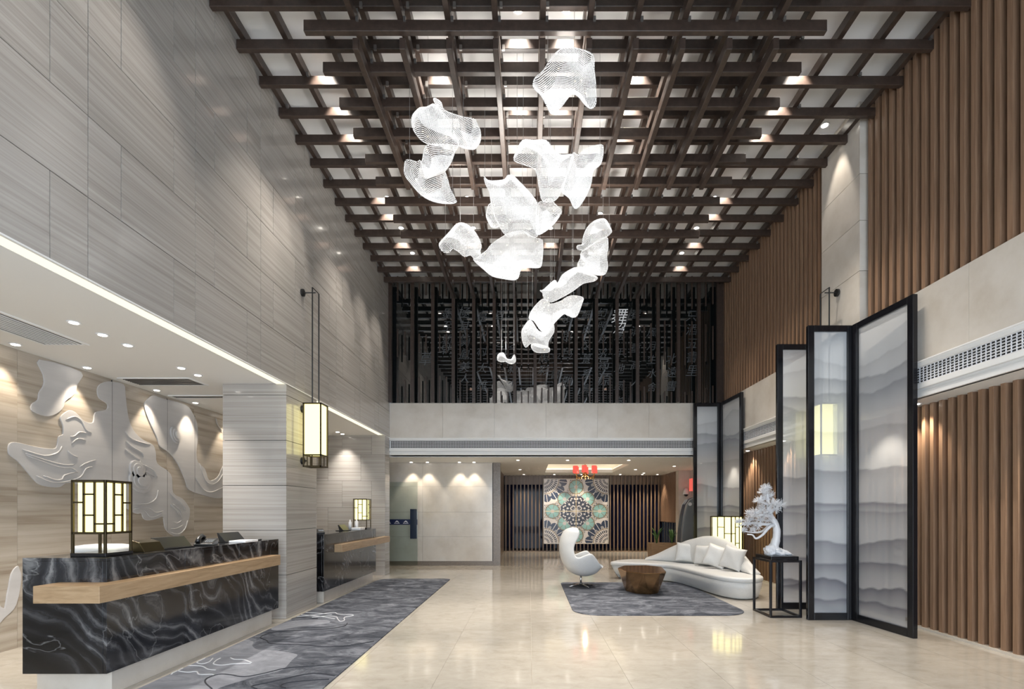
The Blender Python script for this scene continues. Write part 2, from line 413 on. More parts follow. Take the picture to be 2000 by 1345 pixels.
for P_ in (S1, S2, S3):
    inw(MB().prism(relief(P_, 0), (.016, 0, 0)).build('cloud_relief', M['relief'], wb, bevel=.004))
S5 = [at(x, y, X=XBK) for x, y in [(-60, 1060), (0, 1185), (12, 1160), (20, 1120), (32, 1105), (36, 1110), (40, 1130), (30, 1180), (8, 1205), (-60, 1260)]]
inw(MB().prism(relief(S5, 0), (.016, 0, 0)).build('cloud_relief', M['relief'], wb, bevel=.004))
lines = [c1(l) for l in (
    [(300, 1050), (380, 1078), (430, 1075), (450, 1045), (540, 1020)], [(250, 1050), (340, 1090), (440, 1095), (560, 1060), (600, 1000), (650, 985)],
    [(150, 862), (300, 908), (400, 885), (430, 840)], [(170, 890), (350, 950), (450, 972), (520, 968)], [(180, 905), (400, 985), (500, 995), (545, 1030)],
    [(460, 650), (520, 630), (570, 660), (600, 720), (640, 745)], [(490, 770), (520, 768), (555, 740), (610, 748)], [(500, 820), (545, 785), (600, 800)],
    [(880, 735), (930, 790), (1060, 830)], [(885, 805), (940, 850), (1000, 885), (1010, 915)], [(880, 860), (930, 900), (985, 935)],
    [(985, 940), (992, 990), (1030, 1020), (1088, 1055)], [(560, 985), (600, 960), (670, 938)], [(1010, 970), (1080, 1010), (1110, 1060)],
    [(470, 870), (500, 900), (545, 920)], [(940, 1250), (1040, 1248), (1100, 1210), (1115, 1150)], [(1410, 960), (1450, 1080), (1500, 1110), (1545, 1085), (1579, 1030)],
    [(1380, 1060), (1440, 1150), (1500, 1165), (1579, 1130)], [(1195, 1170), (1250, 1220), (1290, 1250), (1310, 1300)], [(1200, 1250), (1260, 1300), (1290, 1345)],
    [(940, 1290), (1000, 1275), (1060, 1285), (1100, 1310), (1150, 1300)], [(1525, 640), (1540, 690), (1579, 735)])]
for l in lines:
    p = smooth_poly(l, 3, False)
    inw(MB().tube([(XBK + .016, q.y, q.z) for q in p], [.003] + [.009] * (len(p) - 2) + [.003], 6).build('carved_ridge', M['relief'], wb, True))
lines2 = [c2(l) for l in ([(655, 40), (720, 90), (760, 160)], [(680, 20), (760, 90), (790, 190)], [(690, 230), (740, 238), (780, 210)], [(660, 305), (720, 305), (800, 260)], [(650, 345), (740, 370), (820, 310), (850, 210)], [(760, 0), (810, 40), (830, 80)], [(245, 95), (350, 95), (420, 170), (500, 160), (560, 120)], [(240, 50), (330, 40), (440, 0)])]
for l in lines2:
    p = smooth_poly(l, 3, False)
    inw(MB().tube([(XBK + .016, q.y, q.z) for q in p], [.003] + [.008] * (len(p) - 2) + [.003], 6).build('carved_ridge', M['relief'], wb, True))
def inpoly(p, poly):
    x, y = p; c = False
    for i in range(len(poly)):
        (xa, ya), (xb, yb) = poly[i], poly[i - 1]
        if (ya > y) != (yb > y) and x < (xb - xa) * (y - ya) / (yb - ya) + xa: c = not c
    return c
RP = [[(q.y, q.z) for q in relief(P_, 0)] for P_ in (S1, S2, S3)]
for yj in (6.88, 7.93, 8.58):                            # panel joints cut through the carving as well
    z = .3; z0_ = None
    while z < SOF:
        on = any(inpoly((yj, z), q) for q in RP)
        if on and z0_ is None: z0_ = z
        if (not on or z + .02 >= SOF) and z0_ is not None:
            box('joint_line', XBK - .01, XBK + .0146, yj - .0025, yj + .0025, z0_, z, M['joint'], wb); z0_ = None
        z += .02
# bosses: small stacked mounds
for (zx, zy, rw, rh) in ((985, 1090, .13, .17), (965, 1020, .09, .16), (1235, 760, .07, .13)):
    c = at(zx / 3.634, 640 + zy / 3.634, X=XBK)
    mb = MB()
    for s_, h_ in ((1, .03), (.72, .045), (.42, .06)):
        mb.prism([(XBK + .01, c.y + rw * 1.6 * s_ * cos(a) + .25 * rh * s_ * sin(a) * -1, c.z + rh * s_ * sin(a)) for a in [2 * pi * i / 28 for i in range(28)]], (h_, 0, 0))
    inw(mb.build('carved_boss', M['relief'], wb, bevel=.006))

# columns
def column(name, x0, x1, y0, y1, z0, z1, rows_, mat, lab, parent_mat):
    c = box(name, x0 + .02, x1 - .02, y0 + .02, y1 - .02, z0, z1, M['joint']); struct(c, lab, 'column')
    zz = [z0] + [r for r in rows_ if z0 < r < z1] + [z1]
    for a, b_ in zip(zz, zz[1:]):
        for (p, q, r, s) in ((x0, x1, y0, y0 + .02), (x0, x1, y1 - .02, y1), (x0, x0 + .02, y0 + .022, y1 - .022), (x1 - .02, x1, y0 + .022, y1 - .022)):
            box('panel', p, q, r, s, a + .0035, b_ - .0035, mat, c)
    return c
column('column', -4.27, XL, 7.13, 8.15, 0, SOF, [.61, 1.236, 1.86, 2.487, 3.118], M['vein'], 'vein stone column between the two reception desks', None)
column('column', 4.60, 5.02, 7.13, 8.06, 4.12, ZL, [4.85, 5.55, 6.2], M['beige'], 'beige stone pilaster carrying the wall sconce on the slatted wall', None)
# end wall of the reception alcove, level panels
we = box('wall_reception_end', -5.7, XL, 12.02, 12.39, 0, 3.30, M['joint']); struct(we, 'vein stone end wall beyond the small reception desk', 'wall')
rz = [0, .35, .97, 1.59, 2.21, 2.83, 3.29]
for r in range(6):
    cuts = [-5.7, -4.72 + (.33 if r % 2 else 0), -3.95 + (.25 if r % 2 else 0), XL + .002]
    for a, b_ in zip(cuts, cuts[1:]):
        box('panel', a + .002, b_ - .002, 12.0, 12.02, rz[r] + .002, rz[r + 1] - .002, M['vein'], we)
    box('panel', XL - .02, XL + .002, 12.022, 12.39, rz[r] + .002, rz[r + 1] - .002, M['vein'], we)

# far fascia with duct box
ff = box('wall_fascia', XL, XR, YF + .02, YF + .30, 3.27, 4.118, M['joint']); struct(ff, 'beige limestone fascia below the dark gallery window', 'wall')
cx = [XL, -2.1, -.85, .4, 1.65, 2.9, 3.9, XR]
for a, b_ in zip(cx, cx[1:]):
    box('panel', a + .0015, b_ - .0015, YF, YF + .02, 3.272, 4.118, M['beige'], ff)
tr = MB().box(XL, XR, YF + .02, YF + .4, 2.86, 3.27).box(XL, XR, YF - .03, YF + .02, 3.215, 3.262).box(XL, XR, YF - .03, YF + .02, 2.955, 3.02).box(XL, XR, YF - .01, YF + .4, 2.86, 2.925).box(XL, XR, YF - .05, YF + .02, 3.258, 3.27).build('trim_2', M['white'], bevel=.004)
struct(tr, 'white duct casing under the far fascia', 'trim')

def grille(name, p0, p1, z0, z1, nx, label, n_lv=5, cell=.05, inward=(0, -1, 0)):
    """long air grille: backing, louvers one by one, fine bars joined"""
    p0 = Vector((*p0, 0)); p1 = Vector((*p1, 0)); d = (p1 - p0); L = d.length; d.normalize(); n = Vector(inward)
    e = empty(name, (p0.x, p0.y, z0)); tag(e, label, 'air grille', 'long air grilles under the stone bands')
    ang = math.atan2(d.y, d.x); e.rotation_euler = (0, 0, ang)
    sgn = 1 if (Matrix.Rotation(ang, 3, 'Z') @ Vector((0, 1, 0))).dot(n) > 0 else -1
    def bx(a, b_, c, f, g, h): return (a, b_, min(c * sgn, f * sgn), max(c * sgn, f * sgn), g, h)
    H = z1 - z0
    MB().box(*bx(0, L, -.004, .0, 0, H)).build('backing', M['joint'], e)
    for k in range(n_lv + 1):
        MB().box(*bx(0, L, .002, .018, H * k / n_lv - .004, H * k / n_lv + .004)).build('louver', M['plastic'], e)
    mb = MB(); k = 0
    while k * cell <= L:
        mb.box(*bx(k * cell - .003, k * cell + .003, .003, .014, 0, H)); k += 1
    b_ = mb.build('grille_bars', M['plastic'], e); b_['kind'] = 'stuff'
    return e
grille('air_grille', (XL + .03, YF + .012), (XR - .6, YF + .012), 3.03, 3.20, 0, 'long white air grille running under the far limestone fascia', 5, .04, (0, -1, 0))
# right band: limestone beam along the slatted wall
wr = box('wall_right_band', 4.655, 5.3, -2.6, YF + .3, 3.27, 4.118, M['joint']); struct(wr, 'beige limestone band between the upper and lower slats', 'wall')
cy = [-2.6, 1.2, 2.6, 4.0, 5.4, 6.8, 8.2, 9.6, 11.0, YF - .002]
for a, b_ in zip(cy, cy[1:]):
    box('panel', 4.635, 4.655, a + .0015, b_ - .0015, 3.272, 4.118, M['beige'], wr)
tr = MB().box(4.655, 5.3, -2.6, YF, 2.85, 3.27).box(4.61, 4.66, -2.6, YF, 3.205, 3.255).box(4.61, 4.66, -2.6, YF, 2.95, 3.01).box(4.63, 4.7, -2.6, YF, 2.85, 2.915).box(4.585, 4.66, -2.6, YF, 3.252, 3.268).build('trim_3', M['white'], bevel=.004)
struct(tr, 'white duct casing under the limestone band of the slatted wall', 'trim')
grille('air_grille', (4.645, 3.0), (4.645, YF - .1), 3.02, 3.20, 0, 'long white air grille running above the lower slatted wall', 6, .055, (-1, 0, 0))

# right slatted walls
ws = box('wall_right', 4.80, 5.3, -2.6, YF + .2, 4.118, ZL, M['dark_wood']); struct(ws, 'upper right wall lined with upright walnut slats', 'wall')
y = 3.3
while y < YF - .05:
    if not (7.0 < y < 8.06):
        box('slat', 4.665, 4.80, y, y + .058, 4.118, 7.06, M['slat_wood'], ws)
    y += .1368
wq = box('wall_right_lower', 5.10, 5.35, -2.6, YF + .2, 0, 2.86, M['dark_wood']); struct(wq, 'lower right wall lined with upright walnut slats', 'wall')
y = 3.6
while y < YF:
    box('slat', 5.0, 5.10, y, y + .055, .03, 2.852, M['slat_wood'], wq); y += .1368
bs = box('baseboard_right', 4.985, 5.12, -2.6, YF, 0, .03, M['beige']); struct(bs, 'low stone plinth under the lower slats', 'baseboard')

# entrance front behind the viewer
wn = MB().box(-6, 6.2, -2.7, -2.5, 6.5, ZL).box(-6, 6.2, -2.7, -2.5, 3.3, 5.0).box(-6, -3.4, -2.7, -2.5, 0, 3.3).box(4.6, 6.2, -2.7, -2.5, 0, 3.3).box(-6, -3.4, -2.7, -2.5, 5.0, 6.5).box(4.6, 6.2, -2.7, -2.5, 5.0, 6.5).build('wall_entrance', M['beige'])
struct(wn, 'entrance wall behind the viewer with glazing', 'wall')
for i, (xa, xb, za, zb, nn) in enumerate(((-3.4, 4.6, 5.0, 6.5, 8), (-3.4, 4.6, 0, 3.3, 6))):
    wi = empty('window_%d' % (i + 1), ((xa + xb) / 2, -2.6, za)); struct(wi, 'entrance glazing behind the viewer', 'window')
    for k in range(nn):
        a = xa + (xb - xa) * k / nn; b_ = xa + (xb - xa) * (k + 1) / nn
        box('pane', a + .03, b_ - .03, -2.62, -2.60, za, zb, M['daylight'], wi)
        box('mullion', b_ - .03, b_ + .03, -2.66, -2.56, za, zb, M['blackmetal'], wi)

# passage behind the fascia
cp = MB().box(XL - 1.2, .54, YF + .3, 19.4, 2.84, 2.94).box(2.86, 6.0, YF + .3, 19.4, 2.84, 2.94).box(.54, 2.86, YF + .3, 14.6, 2.84, 2.94).box(.54, 2.86, 17.7, 19.4, 2.84, 2.94).box(.3, 3.1, 14.4, 17.9, 3.16, 3.2).box(.3, .34, 14.4, 17.9, 2.94, 3.16).box(3.06, 3.1, 14.4, 17.9, 2.94, 3.16).box(.3, 3.1, 14.4, 14.44, 2.94, 3.16).box(.3, 3.1, 17.86, 17.9, 2.94, 3.16).build('ceiling_passage', M['white'])
struct(cp, 'cream passage ceiling with a lit rectangular tray', 'ceiling')
cv = MB().box(.36, .50, 14.5, 17.8, 2.95, 2.98).box(2.90, 3.04, 14.5, 17.8, 2.95, 2.98).box(.54, 2.86, 14.46, 14.58, 2.95, 2.98).box(.54, 2.86, 17.72, 17.84, 2.95, 2.98).build('cove_light_strip', M['cove'])
tag(cv, 'warm concealed light strip around the passage ceiling tray', 'light strip')
wm = box('wall_passage', -4.6, -.97, 14.17, 14.4, 0, 2.84, M['joint']); struct(wm, 'polished beige marble wall beside the glass door', 'wall')
for (za, zb) in ((.12, .80), (.80, 1.48), (1.48, 2.18), (2.18, 2.84)):
    for (xa, xb) in ((-4.6, -2.95), (-2.95, -1.02)):
        box('panel', xa + .0015, xb - .0015, 14.15, 14.17, za + .0015, zb - .0015, M['beige'], wm)
bb_ = box('baseboard_passage', -4.6, -.99, 14.135, 14.17, 0, .12, M['brownstone']); struct(bb_, 'brown stone skirting of the passage wall', 'baseboard')
wsd = box('wall_passage_left', -1.3, -.95, 14.4, 19.1, 0, 2.84, M['brownstone']); struct(wsd, 'brown stone side wall of the far hall', 'wall')
box('panel', -1.0, -.80, 14.12, 14.42, 0, 2.84, M['brownstone'], wsd)
box('door_frame', -.95, -.93, 15.2, 16.6, 0, 2.2, M['dark_wood'], wsd)
wpl = box('wall_passage_return', -4.8, -4.55, 12.4, 14.4, 0, 2.86, M['vein']); struct(wpl, 'side wall of the glass door recess', 'wall')
wpr = box('wall_passage_right', 5.32, 5.6, YF + .2, 16.9, 0, 2.86, M['beige']); struct(wpr, 'cream side wall near the grey kiosk', 'wall')
wpp = box('wall_passage_pier', 4.92, 5.6, 16.88, 17.2, 0, 2.84, M['beige']); struct(wpp, 'cream stone pier behind the grey kiosk', 'wall')
wbk = box('wall_far', -1.2, 5.6, 19.45, 19.6, 0, 2.84, M['joint']); struct(wbk, 'dark back wall behind the far slat screen', 'wall')
ng = box('window_3', -.93, 5.0, 19.36, 19.40, 0.1, 2.5, M['night_glass']); struct(ng, 'dark night window behind the far slat screen', 'window')

# ================================================================== TIMBER CEILING LATTICE
lat = empty('ceiling_lattice', (.6, 8.0, 6.36)); tag(lat, 'layered dark timber beam lattice hung under the white ceiling', 'ceiling lattice')
PX = [-1.83 + .492 * k for k in range(-3, 14)]           # long beam lines
HY = .0311
W_ = .062
def beam(name, x0, x1, y0, y1, z0, z1): return box(name, x0, x1, y0, y1, z0, z1, M['dark_wood'], lat, bevel=.004)
yk = [5.405 + .4984 * k for k in range(-15, 14)]
for x in PX:                                             # highest layer, near the ceiling
    if x < XR - .05: beam('long_beam', x - W_ / 2, x + W_ / 2, -2.4, 12.35, 6.945, 7.06)
for y in yk:                                             # wall-to-wall cross beams
    beam('cross_beam', XL + .003, XR + .0, y, y + W_, 6.83, 6.945)
for k in range(10):                                      # middle long beams that turn down into the gallery posts
    x = -1.83 + .492 * k
    beam('middle_long_beam', x - W_ / 2, x + W_ / 2, -2.4, 12.30, 6.60, 6.715)
for k in range(-2, 9):                                   # short cross beams of the hung centre field
    y = 5.31 + .4984 * k
    beam('short_cross_beam', -2.345, 3.09, y, y + W_, 6.48, 6.60)
for k in range(10):                                      # lowest long beams
    x = -1.83 + .492 * k
    beam('lowest_long_beam', x - W_ / 2, x + W_ / 2, 5.385, 7.75, 6.36, 6.48)
mb = MB()
for x in PX:
    for y in [q for q in yk if q > 4]:
        if -1.9 < x < 2.7:
            mb.box(x + .04, x + .07, y - .022, y - .001, 6.80, 6.86) if 4.5 < y < 12 else None
            mb.box(x - .012, x + .012, y + .02, y + .04, 6.715, 6.83)
        elif abs(x) > 2.5 and (round(x * 10) + round(y * 10)) % 3 == 0:
            mb.box(x + .035, x + .065, y - .03, y, 6.925, 6.965)
for k in range(10):
    x = -1.83 + .492 * k
    for j in range(-2, 9):
        y = 5.31 + .4984 * j
        mb.box(x + .031, x + .058, y - .018, y, 6.575, 6.62)
br = mb.build('bracket_set', M['grey_metal'], lat); br.matrix_parent_inverse = Matrix.Translation(-lat.location); br['kind'] = 'stuff'

# ================================================================== UPPER GALLERY WINDOW
gw = empty('window_4', (.6, YF + .1, 4.118)); struct(gw, 'dark gallery window with timber posts and brushed calligraphy', 'window')
box('pane', XL, XR, YF + .13, YF + .14, 4.118, 7.2, M['gallery_glass'], gw)
PZ0 = 4.118
posts = [-1.83 + .492 * k for k in range(-2, 13)]
for i, x in enumerate(posts):
    top = 6.72 if 2 <= i <= 11 else 7.06
    box('post', x - .037, x + .037, YF - .12, YF - .045, PZ0, top, M['dark_wood'], gw)
box('post', XL + .002, XL + .08, YF - .12, YF - .045, PZ0, 7.06, M['dark_wood'], gw)
box('post', XR - .18, XR - .02, YF - .12, YF - .045, PZ0, 7.06, M['dark_wood'], gw)
def zy(y): return CAMH + (VY - y) * 12.33 / F
px_all = [XL + .04] + posts + [XR - .1]
for a, b_ in zip(px_all, px_all[1:]):
    for f in (1 / 3, 2 / 3):
        x = a + (b_ - a) * f; px = VX + F * x / 12.33; c = 1 - cos(2 * pi * (px - 845) / 318)
        for (ya, yb) in ((540, 540 + (190 + 75 * c) / 5.17), (540 + (590 - 75 * c) / 5.17, 540 + (760 + 68 * c) / 5.17), (540 + (1000 + 85 * c) / 5.17, 787)):
            z1, z0 = zy(ya), max(PZ0, zy(yb))
            o = MB().box(-.016, .016, -.016, .016, z0 - PZ0, z1 - PZ0).build('slim_bar', M['dark_wood'], gw); o.location = (x - gw.location.x, YF - .08 - gw.location.y, 0)
# brushed characters on the glass, column by column
def writing(s, x, ytop, size, mat, shear=.25, step=1.12):
    for i, ch in enumerate(s):
        if ch == ' ': continue
        cu = bpy.data.curves.new('txt', 'FONT'); cu.body = ch; cu.size = size; cu.shear = shear; cu.align_x = 'CENTER'; cu.resolution_u = 2
        to = bpy.data.objects.new('txt', cu); COL.objects.link(to)
        bpy.context.view_layer.update()
        me = bpy.data.meshes.new_from_object(to.evaluated_get(bpy.context.evaluated_depsgraph_get()))
        bpy.data.objects.remove(to)
        me.name = 'character'
        for mm in list(me.materials): me.materials.pop()
        p = at(x, ytop, Y=YF + .122)
        o = put('character', me, mat, gw); o.matrix_parent_inverse = Matrix.Translation(-gw.location)
        o.location = (p.x, YF + .122, p.z - size * step * i - size * .8); o.rotation_euler = (pi / 2, 0, 0)
G_, W2 = M['text'], M['textw']
writing('墨至斬', 873, 602, .28, G_); writing('朝', 872, 668, .33, G_); writing('極其美', 905, 600, .30, G_); writing('閃鳳美人', 906, 660, .26, G_)
writing('是中村大雄', 940, 610, .26, G_, step=1.6); writing('草', 830, 688, .36, G_); writing('自下之害', 974, 606, .26, G_, step=1.3); writing('人之不和不', 1000, 640, .22, G_, step=1.4)
writing('領包色', 1106, 612, .28, G_, step=1.5); writing('雅', 1106, 735, .28, G_); writing('舞', 1208, 602, .40, W2); writing('沼', 1208, 630, .30, W2)
writing('法年地氣參', 1208, 646, .27, G_, step=1.5); writing('幻照及求北', 1175, 602, .24, G_, step=1.35); writing('高源', 1176, 696, .36, G_); writing('細日及景系鳥', 1144, 606, .24, G_, step=1.5)
writing('春清重高人', 1240, 604, .26, G_, step=1.6); writing('風月生水舍', 1272, 640, .24, G_, step=1.4); writing('北遠書', 1310, 690, .28, G_, step=1.2); writing('只酒五書里', 1350, 606, .30, G_)
writing('乎書', 1083, 690, .26, G_, step=1.5); writing('雨彩', 1060, 690, .26, G_)

# ================================================================== DOWNLIGHTS
ring = MB().lathe([(.036, 0), (.055, 0), (.058, -.004), (.055, -.008), (.036, -.006)], n=20).mesh('trim_ring'); ring.materials.append(M['plastic'])
lensm = MB().lathe([(.001, -.009), (.036, -.009), (.036, -.001), (.001, -.001)], n=16).mesh('lens'); lensm.materials.append(M['lens'])
def downlight(x, y, z, label, group, scale=1):
    e = empty('recessed_downlight', (x, y, z - .001)); tag(e, label, 'downlight', group)
    a = put('trim_ring', ring, None, e); b_ = put('lens', lensm, None, e)
    e.scale = (scale,) * 3
    return e
WARM = (1, .87, .70)
ORD = ['first', 'second', 'third', 'fourth', 'fifth', 'sixth', 'seventh', 'eighth', 'ninth']
for i, (x, y) in enumerate(((-4.28, 4.81), (-4.29, 5.145), (-4.29, 5.47), (-4.31, 6.34), (-4.32, 6.67), (-4.29, 9.6), (-4.29, 11.45), (-4.29, 11.75))):
    downlight(x, y, SOF, '%s downlight from the camera end along the middle of the reception soffit' % ORD[i], 'downlights over the reception desks')
    lamp_spot((x, y, SOF - .03), 75 * K, 84, .8, (1, .93, .84))
for y in (2.2, 3.3, 4.4, 5.44, 6.32, 7.5, 8.37, 9.4, 10.5):
    if y > 5: downlight(-5.46, y, SOF, '%s wall-washing downlight from the camera end beside the carved wall' % ORD[[5.44, 6.32, 7.5, 8.37, 9.4, 10.5].index(y)], 'downlights along the carved wall')
    lamp_spot((-5.46, y, SOF - .03), 45 * K, 70, .5, WARM, aim=(-5.50, y, 0))
for i, x in enumerate((-3.22, -2.78, -1.91, -1.51)):
    downlight(x, 13.95, 2.84, '%s downlight from the glass door grazing the polished marble wall' % ORD[i], 'downlights above the marble passage wall')
    lamp_spot((x, 13.95, 2.81), 32 * K, 75, .5, WARM)
for i, x in enumerate((-.2, .9, 1.9, 3.3, 4.1, 4.65)):
    downlight(x, 18.6, 2.84, '%s downlight from the left washing the far slat screen' % ORD[i], 'downlights above the slat screen')
    lamp_spot((x, 18.6, 2.81), 75 * K, 80, .6, WARM, aim=(x, 18.75, 0))
for (x, y, w_) in ((4.0, 17.9, 'farthest back on the right'), (3.4, 16.4, 'right of the lit tray'), (-.3, 16.4, 'left of the lit tray'), (1.0, 13.4, 'in front of the tray, left of centre'), (2.6, 13.4, 'in front of the tray, right of centre'), (4.3, 15.2, 'above the grey kiosk'), (-.3, 13.4, 'near the end of the marble wall')):
    downlight(x, y, 2.84, 'passage ceiling downlight ' + w_, 'downlights in the passage ceiling')
    lamp_spot((x, y, 2.81), 70 * K, 95, .8, WARM)
for i, y in enumerate((4.6, 6.43, 8.2, 9.8, 11.4)):
    downlight(4.86, y, 2.85, '%s downlight from the camera end above the lower walnut slats' % ORD[i], 'downlights above the lower slats')
    lamp_spot((4.86, y, 2.82), 60 * K, 90, .6, WARM)
MAIN = (1, .92, .82)
yb_ = lambda k: 5.405 + .4984 * k - .09            # just in front of cross beam k
for x in (-2.58, 3.36):
    for i, k in enumerate((2, 3, 4, 7, 8, 10, 12)):
        downlight(x, yb_(k), ZL, '%s lattice downlight from the front on the side of the %s' % (ORD[i], 'vein stone wall' if x < 0 else 'walnut slats'), 'downlights above the lattice', 1.2)
        lamp_spot((x, yb_(k), ZL - .04), 165 * K, 66, .5, MAIN)
    for y in (2.6, 4.2): lamp_spot((x, y, ZL - .04), 150 * K, 66, .5, MAIN)
LINE = {-1.13: 'left', -.13: 'left-centre', .42: 'right-centre', 1.35: 'right'}
CENT = [(-.13, 1), (.42, 1), (-1.13, 2), (1.35, 2), (-.13, 3), (.42, 3), (1.35, 3), (1.35, 4), (-1.13, 5), (-.13, 7), (1.35, 7), (-1.13, 8), (1.35, 9), (-1.13, 10), (.42, 10), (1.35, 12), (-.13, 12)]
for (x, k) in CENT:
    ro = sorted(j for (q, j) in CENT if q == x).index(k)
    downlight(x, yb_(k), ZL, '%s downlight from the front in the %s line above the lattice' % (ORD[ro], LINE[x]), 'downlights above the lattice', 1.2)
    lamp_spot((x, yb_(k), ZL - .04), 165 * K, 66, .5, MAIN)
for (x, y) in ((-1.0, 2.2), (1.2, 2.2), (-1.0, 4.0), (1.2, 4.0)):
    lamp_spot((x, y, ZL - .04), 150 * K, 75, .6, MAIN)
downlight(4.36, 7.56, ZL, 'downlight grazing the beige stone pilaster at the ceiling', 'downlights above the lattice', 1.2)
lamp_spot((4.36, 7.56, ZL - .04), 60 * K, 55, .5, MAIN, aim=(4.52, 7.58, 4))

# linear air slots in the reception soffit
for (xa, xb, ya, yb, lab) in ((-5.14, -4.72, 3.6, 5.43, 'long slotted air outlet in the reception soffit above the desk lamp'),
                              (-5.45, -4.55, 6.83, 7.19, 'short slotted air outlet in the soffit above the phone'),
                              (-5.5, -4.3, 7.86, 8.0, 'narrow slotted air outlet beside the stone column')):
    e = empty('slot_diffuser', ((xa + xb) / 2, (ya + yb) / 2, SOF)); tag(e, lab, 'air outlet')
    box('backing', xa, xb, ya, yb, SOF - .004, SOF - .001, M['joint'], e)
    fr = MB().box(xa - .03, xb + .03, ya - .03, ya, SOF - .012, SOF - .001).box(xa - .03, xb + .03, yb, yb + .03, SOF - .012, SOF - .001).box(xa - .03, xa, ya, yb, SOF - .012, SOF - .001).box(xb, xb + .03, ya, yb, SOF - .012, SOF - .001).build('frame', M['white'], e)
    fr.matrix_parent_inverse = Matrix.Translation(-e.location)
    long_y = (yb - ya) > (xb - xa); n_ = 9 if max(xb - xa, yb - ya) > .5 and min(xb - xa, yb - ya) > .3 else 4
    for k in range(1, n_):
        if long_y:
            c = xa + (xb - xa) * k / n_; box('slot_blade', c - .009, c + .009, ya, yb, SOF - .012, SOF - .005, M['plastic'], e)
        else:
            c = ya + (yb - ya) * k / n_; box('slot_blade', xa, xb, c - .006, c + .006, SOF - .012, SOF - .005, M['grey_metal'], e)

# ================================================================== CRYSTAL CLOUDS
OCT = [(1, 0, 0), (-1, 0, 0), (0, 1, 0), (0, -1, 0), (0, 0, 1), (0, 0, -1)]
OCF = [(0, 2, 4), (2, 1, 4), (1, 3, 4), (3, 0, 4), (2, 0, 5), (1, 2, 5), (3, 1, 5), (0, 3, 5)]
def inside(p, poly):
    x, y = p; c = False; n = len(poly)
    for i in range(n):
        (xa, ya), (xb, yb) = poly[i], poly[i - 1]
        if (ya > y) != (yb > y) and x < (xb - xa) * (y - ya) / (yb - ya) + xa: c = not c
    return c
def edge_dist(p, poly):
    d = 1e9; P = Vector(p)
    for i in range(len(poly)):
        a = Vector(poly[i]); b_ = Vector(poly[i - 1]); t = max(0, min(1, (P - a).dot(b_ - a) / max(1e-9, (b_ - a).length_squared)))
        d = min(d, (P - a - (b_ - a) * t).length)
    return d
def sheet(e, poly_px, Y, tilt, wave, ph, pitch=.0118, rad=.0079, ang=0, led=.006):
    """bead net filling a traced outline; it undulates in depth (real sheet of beads, metres)"""
    poly = [((x - VX) * Y / F, CAMH + (VY - y) * Y / F) for x, y in poly_px]
    poly = [(q.x, q.y) for q in smooth_poly([Vector(q).to_3d() for q in poly], 3)]
    xs_ = [p[0] for p in poly]; zs_ = [p[1] for p in poly]; cx_, cz_ = sum(xs_) / len(xs_), sum(zs_) / len(zs_)
    mb = MB(); ml = MB(); ca_, sa_ = cos(ang), sin(ang)
    R = max(max(xs_) - min(xs_), max(zs_) - min(zs_)); n = int(R / pitch) + 2
    def depth(x, z):
        u, v = (x - cx_) / R, (z - cz_) / R
        f = min(1, edge_dist((x, z), poly) / (.16 * R))       # the net billows between its bound rims
        return .3 * (tilt[0] * u + tilt[1] * v) + (.25 + .75 * f) * (wave * sin(5.2 * u + ph) * cos(3.1 * v + ph * 1.7) + .4 * wave * sin(9 * v + 4 * u + ph)) * .7 + .12 * f * (1 if ph > 1 else -1)
    for i in range(-n, n):
        for j in range(-n, n):
            a = i * pitch; c = (j + .5 * (i % 2)) * pitch
            x = cx_ + a * ca_ - c * sa_; z = cz_ + a * sa_ + c * ca_
            if not inside((x, z), poly): continue
            y = depth(x, z)
            P = Vector((x, Y + y, z))
            r = rad * random.uniform(.9, 1.1)
            (ml if random.random() < led else mb).add([P + Vector(q) * r * (1, 1, 1.15)[0] for q in OCT], OCF)
    # rim of closely set beads
    for i in range(len(poly)):
        a = Vector(poly[i - 1]); b_ = Vector(poly[i]); k = max(1, int((b_ - a).length / (pitch * 1.05)))
        for t in range(k):
            q = a + (b_ - a) * t / k; P = Vector((q.x, Y + depth(q.x, q.y), q.y))
            mb.add([P + Vector(o_) * rad for o_ in OCT], OCF)
    for nm, b2, mt in (('bead_net', mb, M['crystal']), ('led_beads', ml, M['crystal_led'])):
        if b2.v:
            o = b2.build(nm, mt, e); o.matrix_parent_inverse = Matrix.Translation(-e.location); o['kind'] = 'stuff'
    return cx_, cz_, poly

def cloud(label, Y, sheets, wires, glow=.9):
    c = at(sheets[0][0][0][0], sheets[0][0][0][1], Y=Y)
    e = empty('crystal_cloud', c); tag(e, label, 'pendant', 'hanging crystal bead clouds')
    for (poly, dy, tilt, wave, ph, ang) in sheets:
        sheet(e, poly, Y + dy, tilt, wave, ph, ang=ang)
    l = bpy.data.lights.new('cloud_glow', 'POINT'); l.energy = glow * K; l.color = (1, .94, .86); l.shadow_soft_size = .22
    xs_ = [p[0] for sh_ in sheets for p in sh_[0]]; ys_ = [p[1] for sh_ in sheets for p in sh_[0]]
    lo = bpy.data.objects.new('cloud_glow', l); COL.objects.link(lo); lo.location = at(sum(xs_) / len(xs_), sum(ys_) / len(ys_), Y=Y)
    top = at(sum(xs_) / len(xs_), min(ys_), Y=Y); top.z += .05          # extra upward spot, added over each cloud to brighten the ceiling
    lamp_spot(top, 12 * K * (ZL - top.z) ** 2, 150, .6, (1, .95, .88), aim=top + Vector((0, 0, 1)), r=.12)
    for (x, y) in wires:
        p = at(x, y, Y=Y)
        o = MB().tube([p, (p.x, p.y, ZL)], .0022, 5).build('suspension_wire', M['wire'], e); o.matrix_parent_inverse = Matrix.Translation(-e.location)
    return e
def z3(l): return [(780 + x / 6.111, 180 + y / 6.114) for x, y in l]
